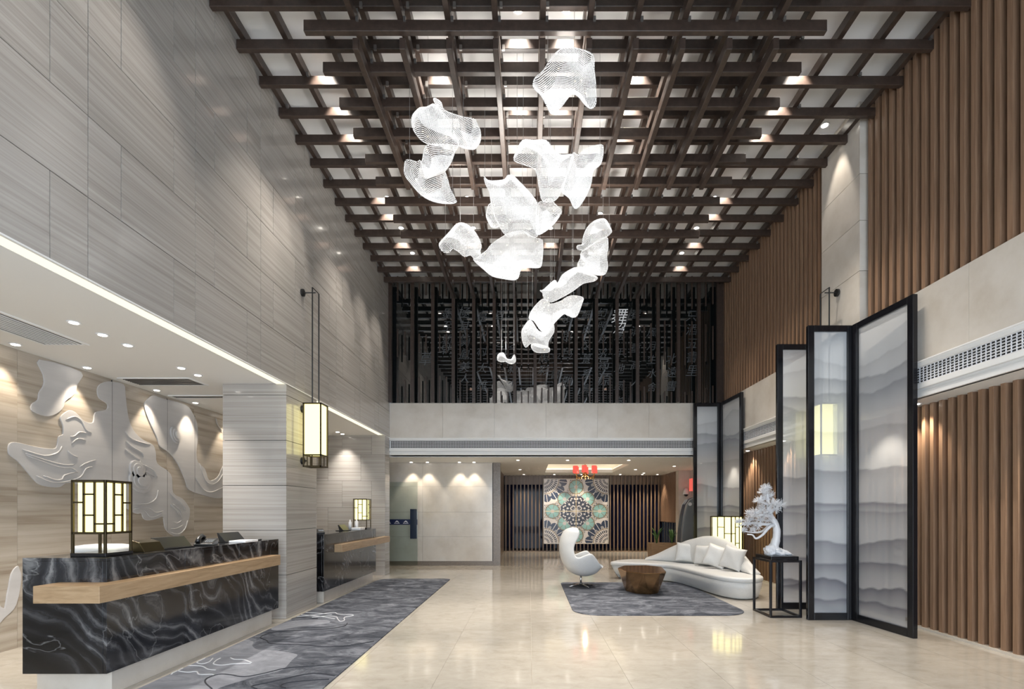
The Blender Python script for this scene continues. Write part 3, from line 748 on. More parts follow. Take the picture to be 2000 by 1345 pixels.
def z4(l): return [(920 + x / 3.957, 80 + y / 3.956) for x, y in l]
def z5(l): return [(850 + x / 5.846, 330 + y / 5.848) for x, y in l]
def z6(l): return [(960 + x / 4.338, 410 + y / 4.339) for x, y in l]
cloud('large crystal cloud of four folded sheets, the leftmost of the upper ones', 6.1, [
    (z3([(250, 212), (330, 200), (420, 165), (480, 210), (560, 320), (640, 450), (700, 550), (680, 640), (600, 650), (480, 620), (330, 610), (250, 570), (190, 500), (160, 430), (160, 330), (190, 270)]), 0, (.25, -.15), .07, .4, .15),
    (z3([(410, 90), (440, 85), (500, 130), (540, 220), (700, 280), (830, 300), (900, 310), (930, 370), (965, 450), (965, 560), (930, 650), (870, 690), (720, 660), (690, 560), (560, 320), (480, 200), (430, 140)]), .12, (.15, .1), .06, 2.0, -.2),
    (z3([(310, 615), (480, 622), (690, 650), (670, 720), (620, 850), (570, 920), (500, 955), (330, 1025), (300, 990), (262, 850), (270, 780)]), -.06, (-.2, .1), .05, 1.1, .3),
    (z3([(80, 850), (130, 830), (210, 850), (262, 840), (300, 990), (335, 1022), (520, 955), (570, 1020), (600, 1130), (660, 1240), (665, 1285), (560, 1300), (400, 1285), (260, 1220), (130, 1080), (65, 980)]), .04, (.1, -.25), .06, 3.0, -.15)],
    [(836, 215), (905, 232), (800, 330), (884, 380)])
cloud('topmost white crystal cloud right of centre, nearest the camera', 5.45, [
    (z4([(480, 340), (500, 290), (560, 240), (620, 165), (710, 108), (830, 103), (940, 125), (950, 220), (965, 330), (970, 450), (935, 490), (890, 470), (830, 410), (780, 400), (740, 440), (700, 490), (630, 543), (590, 500), (545, 430), (490, 380)]), 0, (.15, -.4), .12, 1.2, .2)],
    [(1070, 118), (1122, 108), (1154, 116), (1140, 108)])
cloud('wide butterfly-shaped crystal cloud right of centre under the topmost one', 6.3, [
    (z4([(335, 950), (350, 880), (400, 790), (480, 785), (580, 780), (640, 840), (700, 870), (790, 865), (780, 930), (740, 1030), (700, 1140), (650, 1210), (560, 1225), (530, 1150), (500, 1010), (420, 980)]), 0, (.3, -.2), .09, .2, .1),
    (z4([(785, 870), (830, 885), (880, 840), (1000, 812), (1020, 860), (1000, 960), (945, 1010), (920, 1130), (850, 1260), (800, 1285), (760, 1210), (695, 1145), (740, 1030)]), .06, (-.2, -.1), .08, 2.2, -.3)],
    [(1022, 282), (1075, 285), (1118, 300), (1172, 288), (1010, 320)])
cloud('broad fan-shaped crystal cloud in the centre with a pointed left tip', 6.7, [
    (z5([(560, 105), (600, 140), (690, 150), (790, 140), (830, 100), (890, 105), (980, 180), (1080, 270), (1170, 385), (1180, 550), (1170, 740), (1080, 740), (1010, 705), (900, 730), (830, 750), (760, 690), (690, 570), (640, 400), (620, 270), (580, 190)]), 0, (.2, -.2), .12, .8, .12),
    (z5([(1170, 385), (1230, 350), (1320, 330), (1360, 400), (1435, 480), (1430, 530), (1350, 640), (1260, 720), (1160, 742), (1150, 560)]), .05, (-.3, .1), .07, 2.5, -.2),
    (z5([(630, 380), (690, 570), (740, 660), (650, 672), (605, 600), (580, 500)]), .10, (-.2, .1), .04, 1.4, .3)],
    [(947, 350), (992, 348), (1050, 420), (1072, 390)])
cloud('small rounded crystal cloud farthest left in the middle tier', 7.5, [
    (z5([(50, 880), (70, 840), (170, 720), (250, 640), (330, 630), (420, 680), (490, 770), (525, 860), (510, 920), (520, 990), (450, 1010), (400, 970), (330, 990), (260, 940), (200, 920), (160, 960), (100, 960), (60, 920)]), 0, (.2, -.15), .08, .5, .25)],
    [(899, 438), (870, 470), (925, 455)])
cloud('leaf-shaped crystal cloud directly below the broad central one', 7.3, [
    (z5([(440, 1040), (480, 1010), (590, 930), (640, 870), (770, 790), (860, 745), (990, 720), (1060, 750), (1120, 785), (1200, 800), (1230, 840), (1220, 1060), (1180, 1110), (1060, 1115), (980, 1140), (950, 1230), (900, 1262), (780, 1250), (650, 1220), (560, 1150)]), 0, (.1, -.3), .11, 1.9, .05)],
    [(1020, 455), (960, 480), (1055, 468), (1040, 460)])
cloud('tall crystal cloud with a curled upper lobe at the right of the cluster', 7.7, [
    (z6([(720, 330), (730, 310), (765, 300), (775, 240), (810, 150), (870, 90), (940, 65), (980, 80), (1020, 160), (1010, 190), (960, 230), (860, 290), (800, 340), (740, 350)]), -.08, (.2, .1), .06, .3, .3),
    (z6([(765, 345), (860, 290), (970, 235), (985, 320), (975, 400), (985, 480), (960, 545), (900, 550), (820, 520), (730, 470), (755, 400)]), .05, (-.2, -.1), .07, 1.6, -.1)],
    [(1137, 440), (1178, 425), (1190, 448)])
cloud('slanting ribbon of crystal below the curled cloud', 7.9, [
    (z6([(412, 700), (440, 690), (530, 600), (560, 620), (600, 550), (680, 495), (740, 478), (850, 520), (905, 550), (870, 585), (780, 610), (690, 680), (600, 740), (520, 785), (480, 790), (440, 755), (430, 720)]), 0, (.5, .1), .08, .9, .45)],
    [(1083, 548), (1118, 522), (1150, 522)])
cloud('drooping crystal cloud with a pointed right wing and folded lower petals', 8.4, [
    (z6([(318, 930), (330, 880), (370, 820), (440, 760), (500, 800), (590, 770), (640, 735), (700, 718), (778, 730), (770, 780), (730, 880), (690, 900), (640, 885), (610, 880), (540, 950), (480, 1030), (420, 1030), (360, 950)]), 0, (.4, -.1), .08, 2.1, .4),
    (z6([(255, 1040), (270, 1000), (320, 940), (350, 960), (400, 1025), (470, 1030), (520, 970), (530, 1030), (485, 1100), (470, 1160), (380, 1150), (330, 1130), (290, 1160), (262, 1110)]), -.08, (.1, -.3), .06, .4, .1),
    (z6([(335, 1150), (370, 1130), (480, 1160), (488, 1200), (430, 1208), (365, 1200)]), .04, (0, 0), .03, .9, 0)],
    [(1040, 600), (1075, 590), (1120, 578), (1030, 640), (1078, 650)])
cloud('tiny curved crystal cloud hanging lowest of all', 8.8, [
    (z6([(50, 1250), (62, 1222), (95, 1210), (115, 1230), (130, 1258), (165, 1262), (185, 1230), (195, 1225), (205, 1265), (190, 1295), (155, 1300), (120, 1285), (85, 1290), (55, 1280)]), 0, (.2, 0), .03, .3, .2)],
    [(980, 692), (1004, 694), (988, 694)])

# ================================================================== LANTERNS
def lantern(name, size, h, leg, label, bars=True, loc=(0, 0, 0), rz=0, base=.03, t=.018, power=30):
    e = empty(name, loc, rz); tag(e, label, 'lamp'); s = size / 2
    for sx in (-1, 1):
        for sy in (-1, 1):
            MB().box(sx * s - t / 2, sx * s + t / 2, sy * s - t / 2, sy * s + t / 2, 0, h).build('corner_post', M['bronze_dark'], e, bevel=.002)
    for z in (leg, h - t):
        mb = MB()
        for sg in (-1, 1):
            mb.box(-s, s, sg * s - t / 2, sg * s + t / 2, z, z + t).box(sg * s - t / 2, sg * s + t / 2, -s, s, z, z + t)
        mb.build('frame_ring', M['bronze_dark'], e)
    if base:
        MB().box(-s - .012, s + .012, -s - .012, s + .012, 0, base).build('base', M['black'], e, bevel=.003)
    H = h - leg
    for f in range(4):
        mb = MB(); a = s - .002; b2 = t * .36
        def bar(u0, u1, v0, v1):
            if f == 0: mb.box(u0, u1, -a - b2, -a + b2, v0, v1)
            elif f == 1: mb.box(a - b2, a + b2, u0, u1, v0, v1)
            elif f == 2: mb.box(-u1, -u0, a - b2, a + b2, v0, v1)
            else: mb.box(-a - b2, -a + b2, -u1, -u0, v0, v1)
        if bars:
            k1, k2 = -s / 3, s / 3; q = t * .38
            for kk in (k1, k2): bar(kk - q, kk + q, leg, h)
            flip = f in (1, 3)
            c0, c2_ = ((-s, k1), (k2, s)) if not flip else ((k2, s), (-s, k1))
            bar(c0[0], c0[1], leg + .585 * H - q, leg + .585 * H + q)
            bar(k1, k2, leg + .735 * H - q, leg + .735 * H + q); bar(k1, k2, leg + .35 * H - q, leg + .35 * H + q)
            bar(c2_[0], c2_[1], leg + .19 * H - q, leg + .19 * H + q)
            mb.build('glazing_bars', M['bronze_dark'], e)
    g = s - t * 1.3
    MB().box(-g, g, -g, g, leg + t, h - t * 1.2).build('lamp_shade', M['lantern'], e)
    return e
lantern('desk_lantern', .268, .632, .185, 'lit lattice table lantern on the end of the large black desk', loc=(-3.622, 4.345, 1.126))
lantern('desk_lantern', .27, .632, .185, 'lit lattice table lantern on the small far desk', loc=(-3.50, 10.72, 1.126))
lantern('floor_lantern', .46, 1.40, .55, 'tall lit lattice floor lantern behind the white sofa', loc=(4.10, 10.62, 0), rz=radians(38), t=.02)

def sconce(name, x, y0, sgn, label):
    """square wall lantern on a rod loop; x: wall plane, sgn: direction into the room"""
    e = empty(name, (x + sgn * .205, y0, 2.15)); tag(e, label, 'wall lamp', 'tall square wall lanterns'); s = .125
    for a in (-1, 1):
        for b_ in (-1, 1):
            MB().box(a * s - .009, a * s + .009, b_ * s - .009, b_ * s + .009, 0, .94).build('corner_post', M['bronze_dark'], e)
    for z in (0, .165, .92):
        mb = MB()
        for a in (-1, 1): mb.box(-s - .009, s + .009, a * s - .009, a * s + .009, z, z + .02).box(a * s - .009, a * s + .009, -s, s, z, z + .02)
        mb.build('frame_ring', M['bronze_dark'], e)
    mb = MB()
    for a in (-1, 1):
        mb.box(-.006, .006, a * s - .006, a * s + .006, .02, .165).box(a * s - .006, a * s + .006, -.006, .006, .02, .165)
    mb.build('lower_bars', M['bronze_dark'], e)
    MB().box(-s + .01, s - .01, -s + .01, s - .01, .185, .92).build('lamp_shade', M['lantern'], e)
    MB().tube([(0, -.115, .93), (0, -.115, 2.63), (0, .115, 2.63), (0, .115, .93)], .010, 8).build('rod_loop', M['blackmetal'], e)
    for z in (2.60, .87, .10):
        MB().tube([(-sgn * .205, 0, z), (0 if z > 2 else -sgn * s, 0, z)], .009, 8).build('wall_arm', M['blackmetal'], e)
        MB().lathe([(.001, 0), (.055, 0), (.055, .03), (.035, .04), (.001, .04)], (-sgn * .205 if sgn > 0 else .165, 0, z), 20, 'X').build('wall_plate', M['blackmetal'], e)
    return e
sconce('wall_lantern', XL, 7.62, 1, 'tall square wall lantern on the vein stone column by reception')
sconce('wall_lantern', 4.60, 7.62, -1, 'tall square wall lantern seen through the folding glass screen')

# ================================================================== FOLDING INK SCREENS
def ridge(x, k, seed):
    r = random.Random(seed * 31 + k); v = 0
    for h, am in ((1.3, 1), (2.9, .55), (5.5, .32), (11, .16), (23, .08), (47, .04)):
        v += r.uniform(.5, 1) * am * sin(h * x * r.uniform(.8, 1.25) + r.uniform(0, 6.28))
    return v
def ink_at(x, z, seed, levels):
    """printed hills: each ridge is dark along its crest and fades downwards into mist"""
    c = Vector((.90, .945, 1.0))
    for k, (z0, amp, dk) in enumerate(levels):
        top = z0 + amp * ridge(x, k, seed)
        if z < top:
            d = top - z; f = dk * math.exp(-d / (.10 + .22 * ((k * 37) % 5) / 5)) * min(1, d / .02)
            c = c * (1 - f) + Vector((.10, .10, .155)) * f
    return c
def screen_panel(e, a, b_, H, seed, levels, off):
    A = Vector((a[0], a[1], 0)); B = Vector((b_[0], b_[1], 0)); d = B - A; L = d.length; d.normalize(); n = Vector((-d.y, d.x, 0)); fw, ft = .085, .03
    p = empty('screen_leaf', A - e.location); p.parent = e; p.rotation_euler = (0, 0, math.atan2(d.y, d.x))
    MB().box(0, fw, -ft, ft, 0, H).build('stile', M['black'], p, bevel=.004); MB().box(L - fw, L, -ft, ft, 0, H).build('stile', M['black'], p, bevel=.004)
    MB().box(fw, L - fw, -ft, ft, 0, .10).build('rail', M['black'], p, bevel=.004); MB().box(fw, L - fw, -ft, ft, H - .085, H).build('rail', M['black'], p, bevel=.004)
    nx, nz = 36, 240; x0, x1, z0, z1 = fw - .004, L - fw + .004, .096, H - .082
    vs = []; fs = []; cs = []
    for j in range(nz + 1):
        for i in range(nx + 1):
            x = x0 + (x1 - x0) * i / nx; z = z0 + (z1 - z0) * j / nz
            vs.append((x, 0, z)); cs.append(ink_at(off + x, z, seed, levels))
    for j in range(nz):
        for i in range(nx):
            q = j * (nx + 1) + i; fs.append((q, q + 1, q + nx + 2, q + nx + 1))
    me = bpy.data.meshes.new('glass_pane'); me.from_pydata(vs, [], fs); me.materials.append(M['screen_glass'])
    at_ = me.color_attributes.new('ink', 'FLOAT_COLOR', 'POINT')
    for i, c in enumerate(cs): at_.data[i].color = (c.x, c.y, c.z, 1)
    o = bpy.data.objects.new('glass_pane', me); COL.objects.link(o); o.parent = p
    return p
LV = [(3.62, .10, .22), (3.30, .07, .48), (3.05, .10, .35), (2.62, .06, .25), (2.08, .06, .50), (1.62, .035, .75), (1.50, .03, .35), (1.12, .06, .65), (.80, .04, .70), (.50, .11, .80), (.34, .07, .75)]
HS = 4.06
e = empty('folding_screen', (4.3, 7.0, 0)); tag(e, 'tall black folding screen of misty ink-painted glass beside the bonsai', 'folding screen', 'tall ink-painted glass screens')
for i, (a, b_) in enumerate((((3.84, 7.08), (4.47, 7.08)), ((4.47, 7.04), (4.545, 6.03)), ((3.80, 7.87), (4.41, 7.87)), ((4.44, 7.84), (4.46, 7.14)))):
    lf = screen_panel(e, a, b_, HS, 3, LV, (.0, .63, 1.9, 2.6)[i])
    if i == 1: MB().box(.875, .905, -.006, -.003, .185, .225).build('seal_mark', M['grey_metal'], lf)
e = empty('folding_screen', (4.3, 11.6, 0)); tag(e, 'black folding screen of misty ink-painted glass behind the sofa', 'folding screen', 'tall ink-painted glass screens')
for i, (a, b_) in enumerate((((3.88, 12.13), (4.53, 12.13)), ((4.53, 12.08), (4.565, 10.98)))):
    screen_panel(e, a, b_, HS, 5, LV, (.3, .95)[i])

# ================================================================== RECEPTION DESKS
def desk(x0, x1, y0, y1, lab, shelf):
    e = empty('reception_desk', ((x0 + x1) / 2, (y0 + y1) / 2, 0)); tag(e, lab, 'reception desk', 'black marble reception desks'); inv = Matrix.Translation(-e.location)
    t = .03
    def pc(nm, mb, mat, bv=.002):
        o = mb.build(nm, mat, e, bevel=bv); o.matrix_parent_inverse = inv; return o
    pc('plinth', MB().box(x0 + .02, x1 - .04, y0 + .10, y1 - .10, 0, .196), M['beige'])
    n = 3; dy = (y1 - y0) / n
    for k in range(n):
        pc('front_slab', MB().box(x1 - t, x1, y0 + dy * k + .001, y0 + dy * (k + 1) - .001, .197, 1.10), M['black_marble'])
    pc('end_slab', MB().box(x0, x1 - t - .001, y0, y0 + t, .197, 1.10), M['black_marble'])
    pc('end_slab', MB().box(x0, x1 - t - .001, y1 - t, y1, .197, 1.10), M['black_marble'])
    pc('worktop', MB().box(x0, x1, y0, y1, 1.10, 1.126), M['black_marble'])
    pc('body', MB().box(x0 + .01, x1 - t - .005, y0 + t + .005, y1 - t - .005, .2, 1.098), M['black'])
    for s in shelf: pc('timber_shelf', s, M['oak'], .003)
    return e
desk(-4.06, XL, 4.10, 6.91, 'large black marble reception desk with a wrapping oak shelf', [
    MB().prism([(-3.763, 3.88, .80), (-3.258, 3.88, .80), (-3.258, 6.70, .80), (XL + .001, 6.70, .80), (XL + .001, 4.099, .80), (-3.763, 4.099, .80)], (0, 0, .132))])
desk(-3.99, -3.335, 8.30, 11.12, 'small black marble reception desk beyond the stone column', [
    MB().box(-3.334, -3.20, 8.75, 11.75, .80, .932)])

# desk objects
def thing_mesh(name, mb, mat, lab, cat, **kw):
    o = mb.build(name, mat, None, **kw); return tag(o, lab, cat)
ZT = 1.1265
def laptop(x, y, rz, lab, wd=.36):
    e = empty('counter_monitor', (x, y, ZT), rz); tag(e, lab, 'monitor')
    MB().box(-.09, .09, -wd / 2, wd / 2, 0, .012).build('foot', M['black_plastic'], e, bevel=.003)
    MB().prism([(-.02, -wd / 2, .012), (.06, -wd / 2, .012), (-.03, -wd / 2, .115), (-.05, -wd / 2, .115)], (0, wd, 0)).build('screen_housing', M['black_plastic'], e, bevel=.004)
    return e
laptop(-3.62, 5.18, radians(-4), 'low black wedge-shaped monitor left of the phone on the large desk', .42)
laptop(-3.66, 6.28, radians(-4), 'low black wedge-shaped monitor right of the phone near the column', .38)
def phone(x, y, lab, rz=0):
    e = empty('desk_phone', (x, y, ZT), rz); tag(e, lab, 'phone')
    MB().prism([(-.11, -.09, 0), (.10, -.09, 0), (.10, -.09, .022), (-.11, -.09, .075)], (0, .18, 0)).build('base', M['black_plastic'], e, bevel=.008)
    h = MB().tube([(.085, -.055, .04), (.06, -.055, .075), (-.05, -.055, .105), (-.095, -.055, .085)], [.026, .02, .02, .028], 10)
    h.build('handset', M['black_plastic'], e, True)
    for i in range(3):
        for j in range(4): MB().box(-.04 + i * .028, -.022 + i * .028, .0 + j * .02, .014 + j * .02, .045 - i * .006, .06 - i * .006).build('key', M['grey_metal'], e)
    return e
phone(-3.55, 5.62, 'black desk phone between the two low monitors', radians(-75))
phone(-3.55, 8.62, 'black desk phone on the small far desk', radians(-60))
thing_mesh('paper_stack', MB().box(-.10, .10, -.14, .14, 0, .024), M['plastic'], 'small stack of white paper at the column end of the large desk', 'paper', loc=(-3.47, 6.22, ZT), bevel=.003)
thing_mesh('pen_box', MB().box(-.02, .02, -.09, .09, 0, .014), M['black_plastic'], 'slim black pen lying beside the white paper', 'pen', loc=(-3.49, 6.55, ZT), bevel=.004)
# white rounded cover and dark tray behind the lantern
rg = []
for k, (s_, z) in enumerate(((.97, 0), (1, .012), (1, .03), (.96, .05), (.86, .066), (.6, .075))):
    rg.append([(.21 * s_ * (abs(cos(a)) ** .4) * (1 if cos(a) > 0 else -1), .15 * s_ * (abs(sin(a)) ** .4) * (1 if sin(a) > 0 else -1), z) for a in [2 * pi * i / 40 for i in range(40)]])
thing_mesh('white_tray', MB().loft(rg), M['plastic'], 'white rounded box behind the lantern on the large desk', 'box', loc=(-3.86, 4.64, ZT), smooth=True)
thing_mesh('document_box', MB().prism([(-.03, -.12, 0), (.10, -.12, 0), (.05, -.12, .085), (-.03, -.12, .11)], (0, .26, 0)), M['bronze_dark'], 'dark document box seen through the legs of the desk lantern', 'box', loc=(-3.60, 4.78, ZT), bevel=.004, )
e = empty('computer_monitor', (-3.80, 8.45, ZT), radians(18)); tag(e, 'tilted black monitor at the near end of the small desk', 'monitor')
MB().box(-.1, .1, -.1, .1, 0, .012).build('foot', M['black_plastic'], e, bevel=.003)
MB().prism([(-.02, -.19, .03), (.02, -.19, .03), (-.06, -.19, .36), (-.085, -.19, .36)], (0, .38, 0)).build('display', M['black_plastic'], e, bevel=.004)
MB().box(-.03, 0, -.03, .03, .012, .1).build('stand', M['black_plastic'], e)
laptop(-3.58, 9.85, radians(-4), 'small black monitor in the middle of the small desk', .28)
thing_mesh('white_bottle', MB().lathe([(.001, 0), (.03, 0), (.03, .15), (.012, .175), (.012, .20), (.001, .20)], n=16), M['plastic'], 'white bottle standing near the far lantern, nearer the monitor', 'bottle', loc=(-3.60, 10.28, ZT), smooth=True)
thing_mesh('white_bottle', MB().lathe([(.001, 0), (.035, 0), (.035, .16), (.014, .185), (.014, .21), (.001, .21)], n=16), M['plastic'], 'white bottle standing close against the far lantern', 'bottle', loc=(-3.52, 10.43, ZT), smooth=True)
thing_mesh('leaflet_tray', MB().box(-.09, .09, -.15, .15, 0, .05), M['plastic'], 'white leaflet tray in front of the far lantern', 'tray', loc=(-3.43, 10.26, ZT), bevel=.008)

# ================================================================== RUGS
def rounded(x0, x1, y0, y1, r, n=8):
    p = []
    for (cx_, cy_, a0) in ((x1 - r[0], y1 - r[0], 0), (x0 + r[1], y1 - r[1], 90), (x0 + r[2], y0 + r[2], 180), (x1 - r[3], y0 + r[3], 270)):
        rr = r[{0: 0, 90: 1, 180: 2, 270: 3}[a0]]
        p += [(cx_ + rr * cos(radians(a0 + 90 * k / n)), cy_ + rr * sin(radians(a0 + 90 * k / n)), 0) for k in range(n + 1)]
    return p
rg1 = MB().prism(rounded(-3.29, -1.74, 2.4, 11.32, (.12, .3, .1, .1)), (0, 0, .012)).build('runner_rug', M['rug'], None, bevel=.003)
tag(rg1, 'long blue-grey runner rug along the reception desks', 'rug')
def rp(l): return [at(230 + x / 3.636, 1120 + y / 3.636, Z=.013) for x, y in l]
for i, (pl, zz) in enumerate(((([(100, 812), (440, 652), (700, 540), (860, 470), (960, 480), (955, 510), (1000, 540), (1130, 547), (1250, 565), (1275, 580), (1240, 610), (1170, 680), (1050, 712), (850, 768), (690, 825), (640, 900), (300, 1000), (-150, 1000)]), .0012),
                             (([(1090, 385), (1190, 345), (1300, 328), (1430, 325), (1505, 335), (1490, 352), (1380, 365), (1250, 380), (1130, 402)]), .0012))):
    p = smooth_poly(rp(pl), 3)
    for q in p: q.x = max(q.x, -3.285); q.y = max(q.y, 2.45)
    o = MB().prism([(q.x, q.y, .0115) for q in p], (0, 0, .0015)).build('light_field', M['rug_light'], rg1)
def rline(l, mat, r=.008):
    p = smooth_poly(rp(l), 4, False)
    MB().tube([(min(max(q.x, -3.28), -1.75), q.y, .0125) for q in p], r, 5).build('woven_line', mat, rg1, True)
for l in ([(1630, 350), (1600, 375), (1450, 395), (1150, 410), (1040, 435), (1015, 455), (1060, 475), (1080, 495), (1180, 500), (1300, 503), (1450, 517), (1600, 515), (1820, 480)],
          [(670, 818), (620, 770), (640, 740), (720, 715), (800, 718), (900, 732), (1050, 705), (1200, 670), (1400, 655), (1640, 635)],
          [(985, 818), (950, 800), (1010, 785), (1150, 755), (1300, 720), (1420, 708), (1540, 725)],
          [(1190, 812), (1155, 795), (1220, 772), (1400, 755), (1500, 750)], [(1195, 322), (1300, 312), (1420, 318)]):
    rline(l, M['rug_line_dark'])
for l in ([(575, 600), (590, 612), (562, 630), (600, 640), (650, 625), (675, 600)], [(730, 600), (700, 615), (680, 640), (740, 650), (820, 640), (945, 637)], [(800, 597), (830, 608), (900, 612), (950, 632)],
          [(450, 655), (520, 652), (600, 658), (640, 678), (695, 685)], [(405, 672), (430, 690), (500, 700), (560, 695), (580, 715), (670, 715), (680, 722)], [(355, 690), (385, 705), (380, 715)],
          [(1260, 305), (1400, 292), (1530, 275), (1560, 285), (1610, 290), (1660, 290), (1670, 298), (1610, 310), (1610, 330), (1580, 338), (1560, 318), (1550, 305), (1480, 300), (1380, 310)], [(1300, 275), (1420, 280), (1520, 290)], [(1280, 290), (1420, 300), (1540, 320)]):
    rline(l, M['rug_line_light'], .007)
rg2 = MB().prism(rounded(.65, 3.22, 7.35, 10.75, (.3, .15, .42, .42)), (0, 0, .012)).build('lounge_rug', M['rug'], None, bevel=.003)
tag(rg2, 'grey mottled rug with rounded corners under the coffee table', 'rug')

# ================================================================== EGG CHAIR
def zc(x, z):   # photo crop -> chair metres, origin under the pole
    return ((x - 665) / 879.0, (1255 - z) / 879.0 + .0)
OUT = [(530, 222), (450, 240), (380, 275), (325, 355), (292, 460), (284, 570), (296, 700), (345, 850), (440, 975), (560, 1045), (690, 1075), (820, 1066), (910, 1030), (970, 980), (1003, 925)]
INN = [(600, 230), (618, 265), (626, 310), (606, 385), (560, 460), (527, 540), (520, 620), (545, 700), (590, 722), (650, 705), (720, 675), (800, 656), (850, 680), (920, 780), (1000, 905)]
WID = [.13, .20, .25, .28, .31, .33, .36, .39, .41, .42, .42, .41, .385, .355, .32]
o3 = [Vector((*zc(*p), w_)) for p, w_ in zip(OUT, WID)]; i3 = [Vector((*zc(*p), 0)) for p in INN]
o3 = smooth_poly(o3, 3, False); i3 = smooth_poly(i3, 3, False)
rings = []
for o_, i_ in zip(o3, i3):
    ring_ = []
    for k in range(25):
        ph = radians(-90 + 180 * k / 24); c = 1 - abs(cos(ph)) ** 1.0; sn = sin(ph)
        lat_ = (abs(sn) ** .85) * (1 if sn > 0 else -1)
        ring_.append((o_.x + (i_.x - o_.x) * c, lat_ * o_.z, o_.y + (i_.y - o_.y) * c))
    rings.append(ring_)
ch = empty('egg_chair', (1.02, 10.15, .012)); tag(ch, 'white leather egg-shaped swivel armchair on a steel star base', 'armchair')
sh = MB().loft(rings, close=False, cap=False).build('shell', M['leather'], ch, True)
md = sh.modifiers.new('solid', 'SOLIDIFY'); md.thickness = .05; md.offset = 1 if False else -1
md = sh.modifiers.new('sub', 'SUBSURF'); md.levels = 1; md.render_levels = 1
rg_ = []
for k, (s_, z) in enumerate(((.8, .30), (.95, .32), (1, .36), (.97, .41), (.85, .435), (.3, .44))):
    rg_.append([(.10 + .23 * s_ * cos(a), .27 * s_ * sin(a), z) for a in [2 * pi * i / 32 for i in range(32)]])
MB().loft(rg_).build('seat_cushion', M['leather'], ch, True)
MB().tube([(0, 0, .03), (0, 0, .24)], .02, 14).build('pole', M['chrome'], ch, True)
for k in range(4):
    a = radians(28 + 90 * k)
    MB().tube([(0, 0, .05), (.14 * cos(a), .14 * sin(a), .032), (.28 * cos(a), .28 * sin(a), .012)], [.022, .016, .011], 8).build('star_leg', M['chrome'], ch, True)

# ================================================================== SOFA
sofa = empty('sofa', (3.2, 10, 0)); tag(sofa, 'long curved white leather sofa with a humped back', 'sofa'); inv = Matrix.Translation(-sofa.location)
def so(nm, mb, mat, **kw):
    o = mb.build(nm, mat, sofa, **kw); o.matrix_parent_inverse = inv; return o
front = [(1.84, 11.38), (2.30, 11.12), (2.70, 10.95), (2.92, 10.78), (3.04, 10.40), (3.12, 9.9), (3.20, 9.3), (3.28, 8.92), (3.44, 8.64), (3.64, 8.56), (3.84, 8.62), (4.02, 8.80)]
back = [(4.10, 9.1), (4.10, 9.6), (4.02, 10.1), (3.82, 10.7), (3.52, 11.2), (3.15, 11.65), (2.75, 11.95), (2.4, 12.0), (2.1, 11.85), (1.88, 11.58)]
out = [Vector((x, y, 0)) for x, y in front + back]
ol = smooth_poly(out, 4)
def inset(poly, d, z):
    r = []; n = len(poly)
    for i, p in enumerate(poly):
        t = (poly[(i + 1) % n] - poly[i - 1]).normalized(); nrm = Vector((-t.y, t.x, 0))
        r.append(Vector((p.x + nrm.x * d(p), p.y + nrm.y * d(p), z)))
    return r
tap = lambda k: (lambda p: k * (1 + 1.6 * max(0, min(1, (2.6 - p.x) / .7))))
so('base', MB().loft([inset(ol, tap(.10), .012), inset(ol, tap(.07), .035), inset(ol, tap(.03), .18), inset(ol, tap(.006), .30)]), M['leather'], smooth=True)
so('seat', MB().loft([inset(ol, lambda p: .008, .301), inset(ol, lambda p: 0, .312), inset(ol, lambda p: 0, .352), inset(ol, lambda p: .012, .372), inset(ol, lambda p: .05, .382), inset(ol, lambda p: .11, .384)]), M['leather'], smooth=True)
# backrest: wall along a curve, height profile with one hump
bc = smooth_poly([Vector((x, y, 0)) for x, y in [(2.66, 11.80), (2.95, 11.62), (3.22, 11.36), (3.48, 11.02), (3.68, 10.62), (3.83, 10.20), (3.93, 9.75), (3.98, 9.35), (4.0, 9.02)]], 5, False)
hp = [(0, .42), (.08, .50), (.2, .68), (.34, .88), (.46, .985), (.56, 1.0), (.66, .93), (.78, .74), (.9, .55), (1, .43)]
def lerp(tab, t):
    for (a, va), (b_, vb) in zip(tab, tab[1:]):
        if t <= b_:
            q = (t - a) / (b_ - a); q = q * q * (3 - 2 * q) if False else q
            return va + (vb - va) * q
    return tab[-1][1]
rings = []; nb = len(bc)
for i, p in enumerate(bc):
    t = (bc[min(i + 1, nb - 1)] - bc[max(i - 1, 0)]).normalized(); nrm = Vector((t.y, -t.x, 0)) * -1    # away from the sitter
    nrm = Vector((-t.y, t.x, 0)); u = i / (nb - 1); h = lerp(hp, u); th = .10 + .03 * sin(pi * u)
    rg_ = []
    prof = [(-th, .37), (-th * .95, .37 + (h - .37) * .5), (-th * .55 + .05 * (h - .4), h - .05), (-th * .2 + .08 * (h - .4), h - .008), (.15 * th + .1 * (h - .4), h), (.55 * th + .1 * (h - .4), h - .03), (th * .9 + .05 * (h - .4), .37 + (h - .37) * .5), (th, .37)]
    for (dn, z) in prof: rg_.append(p + nrm * dn + Vector((0, 0, z)))
    rings.append(rg_)
bk = so('backrest', MB().loft(rings), M['leather'], smooth=True)
md = bk.modifiers.new('sub', 'SUBSURF'); md.levels = 1; md.render_levels = 2

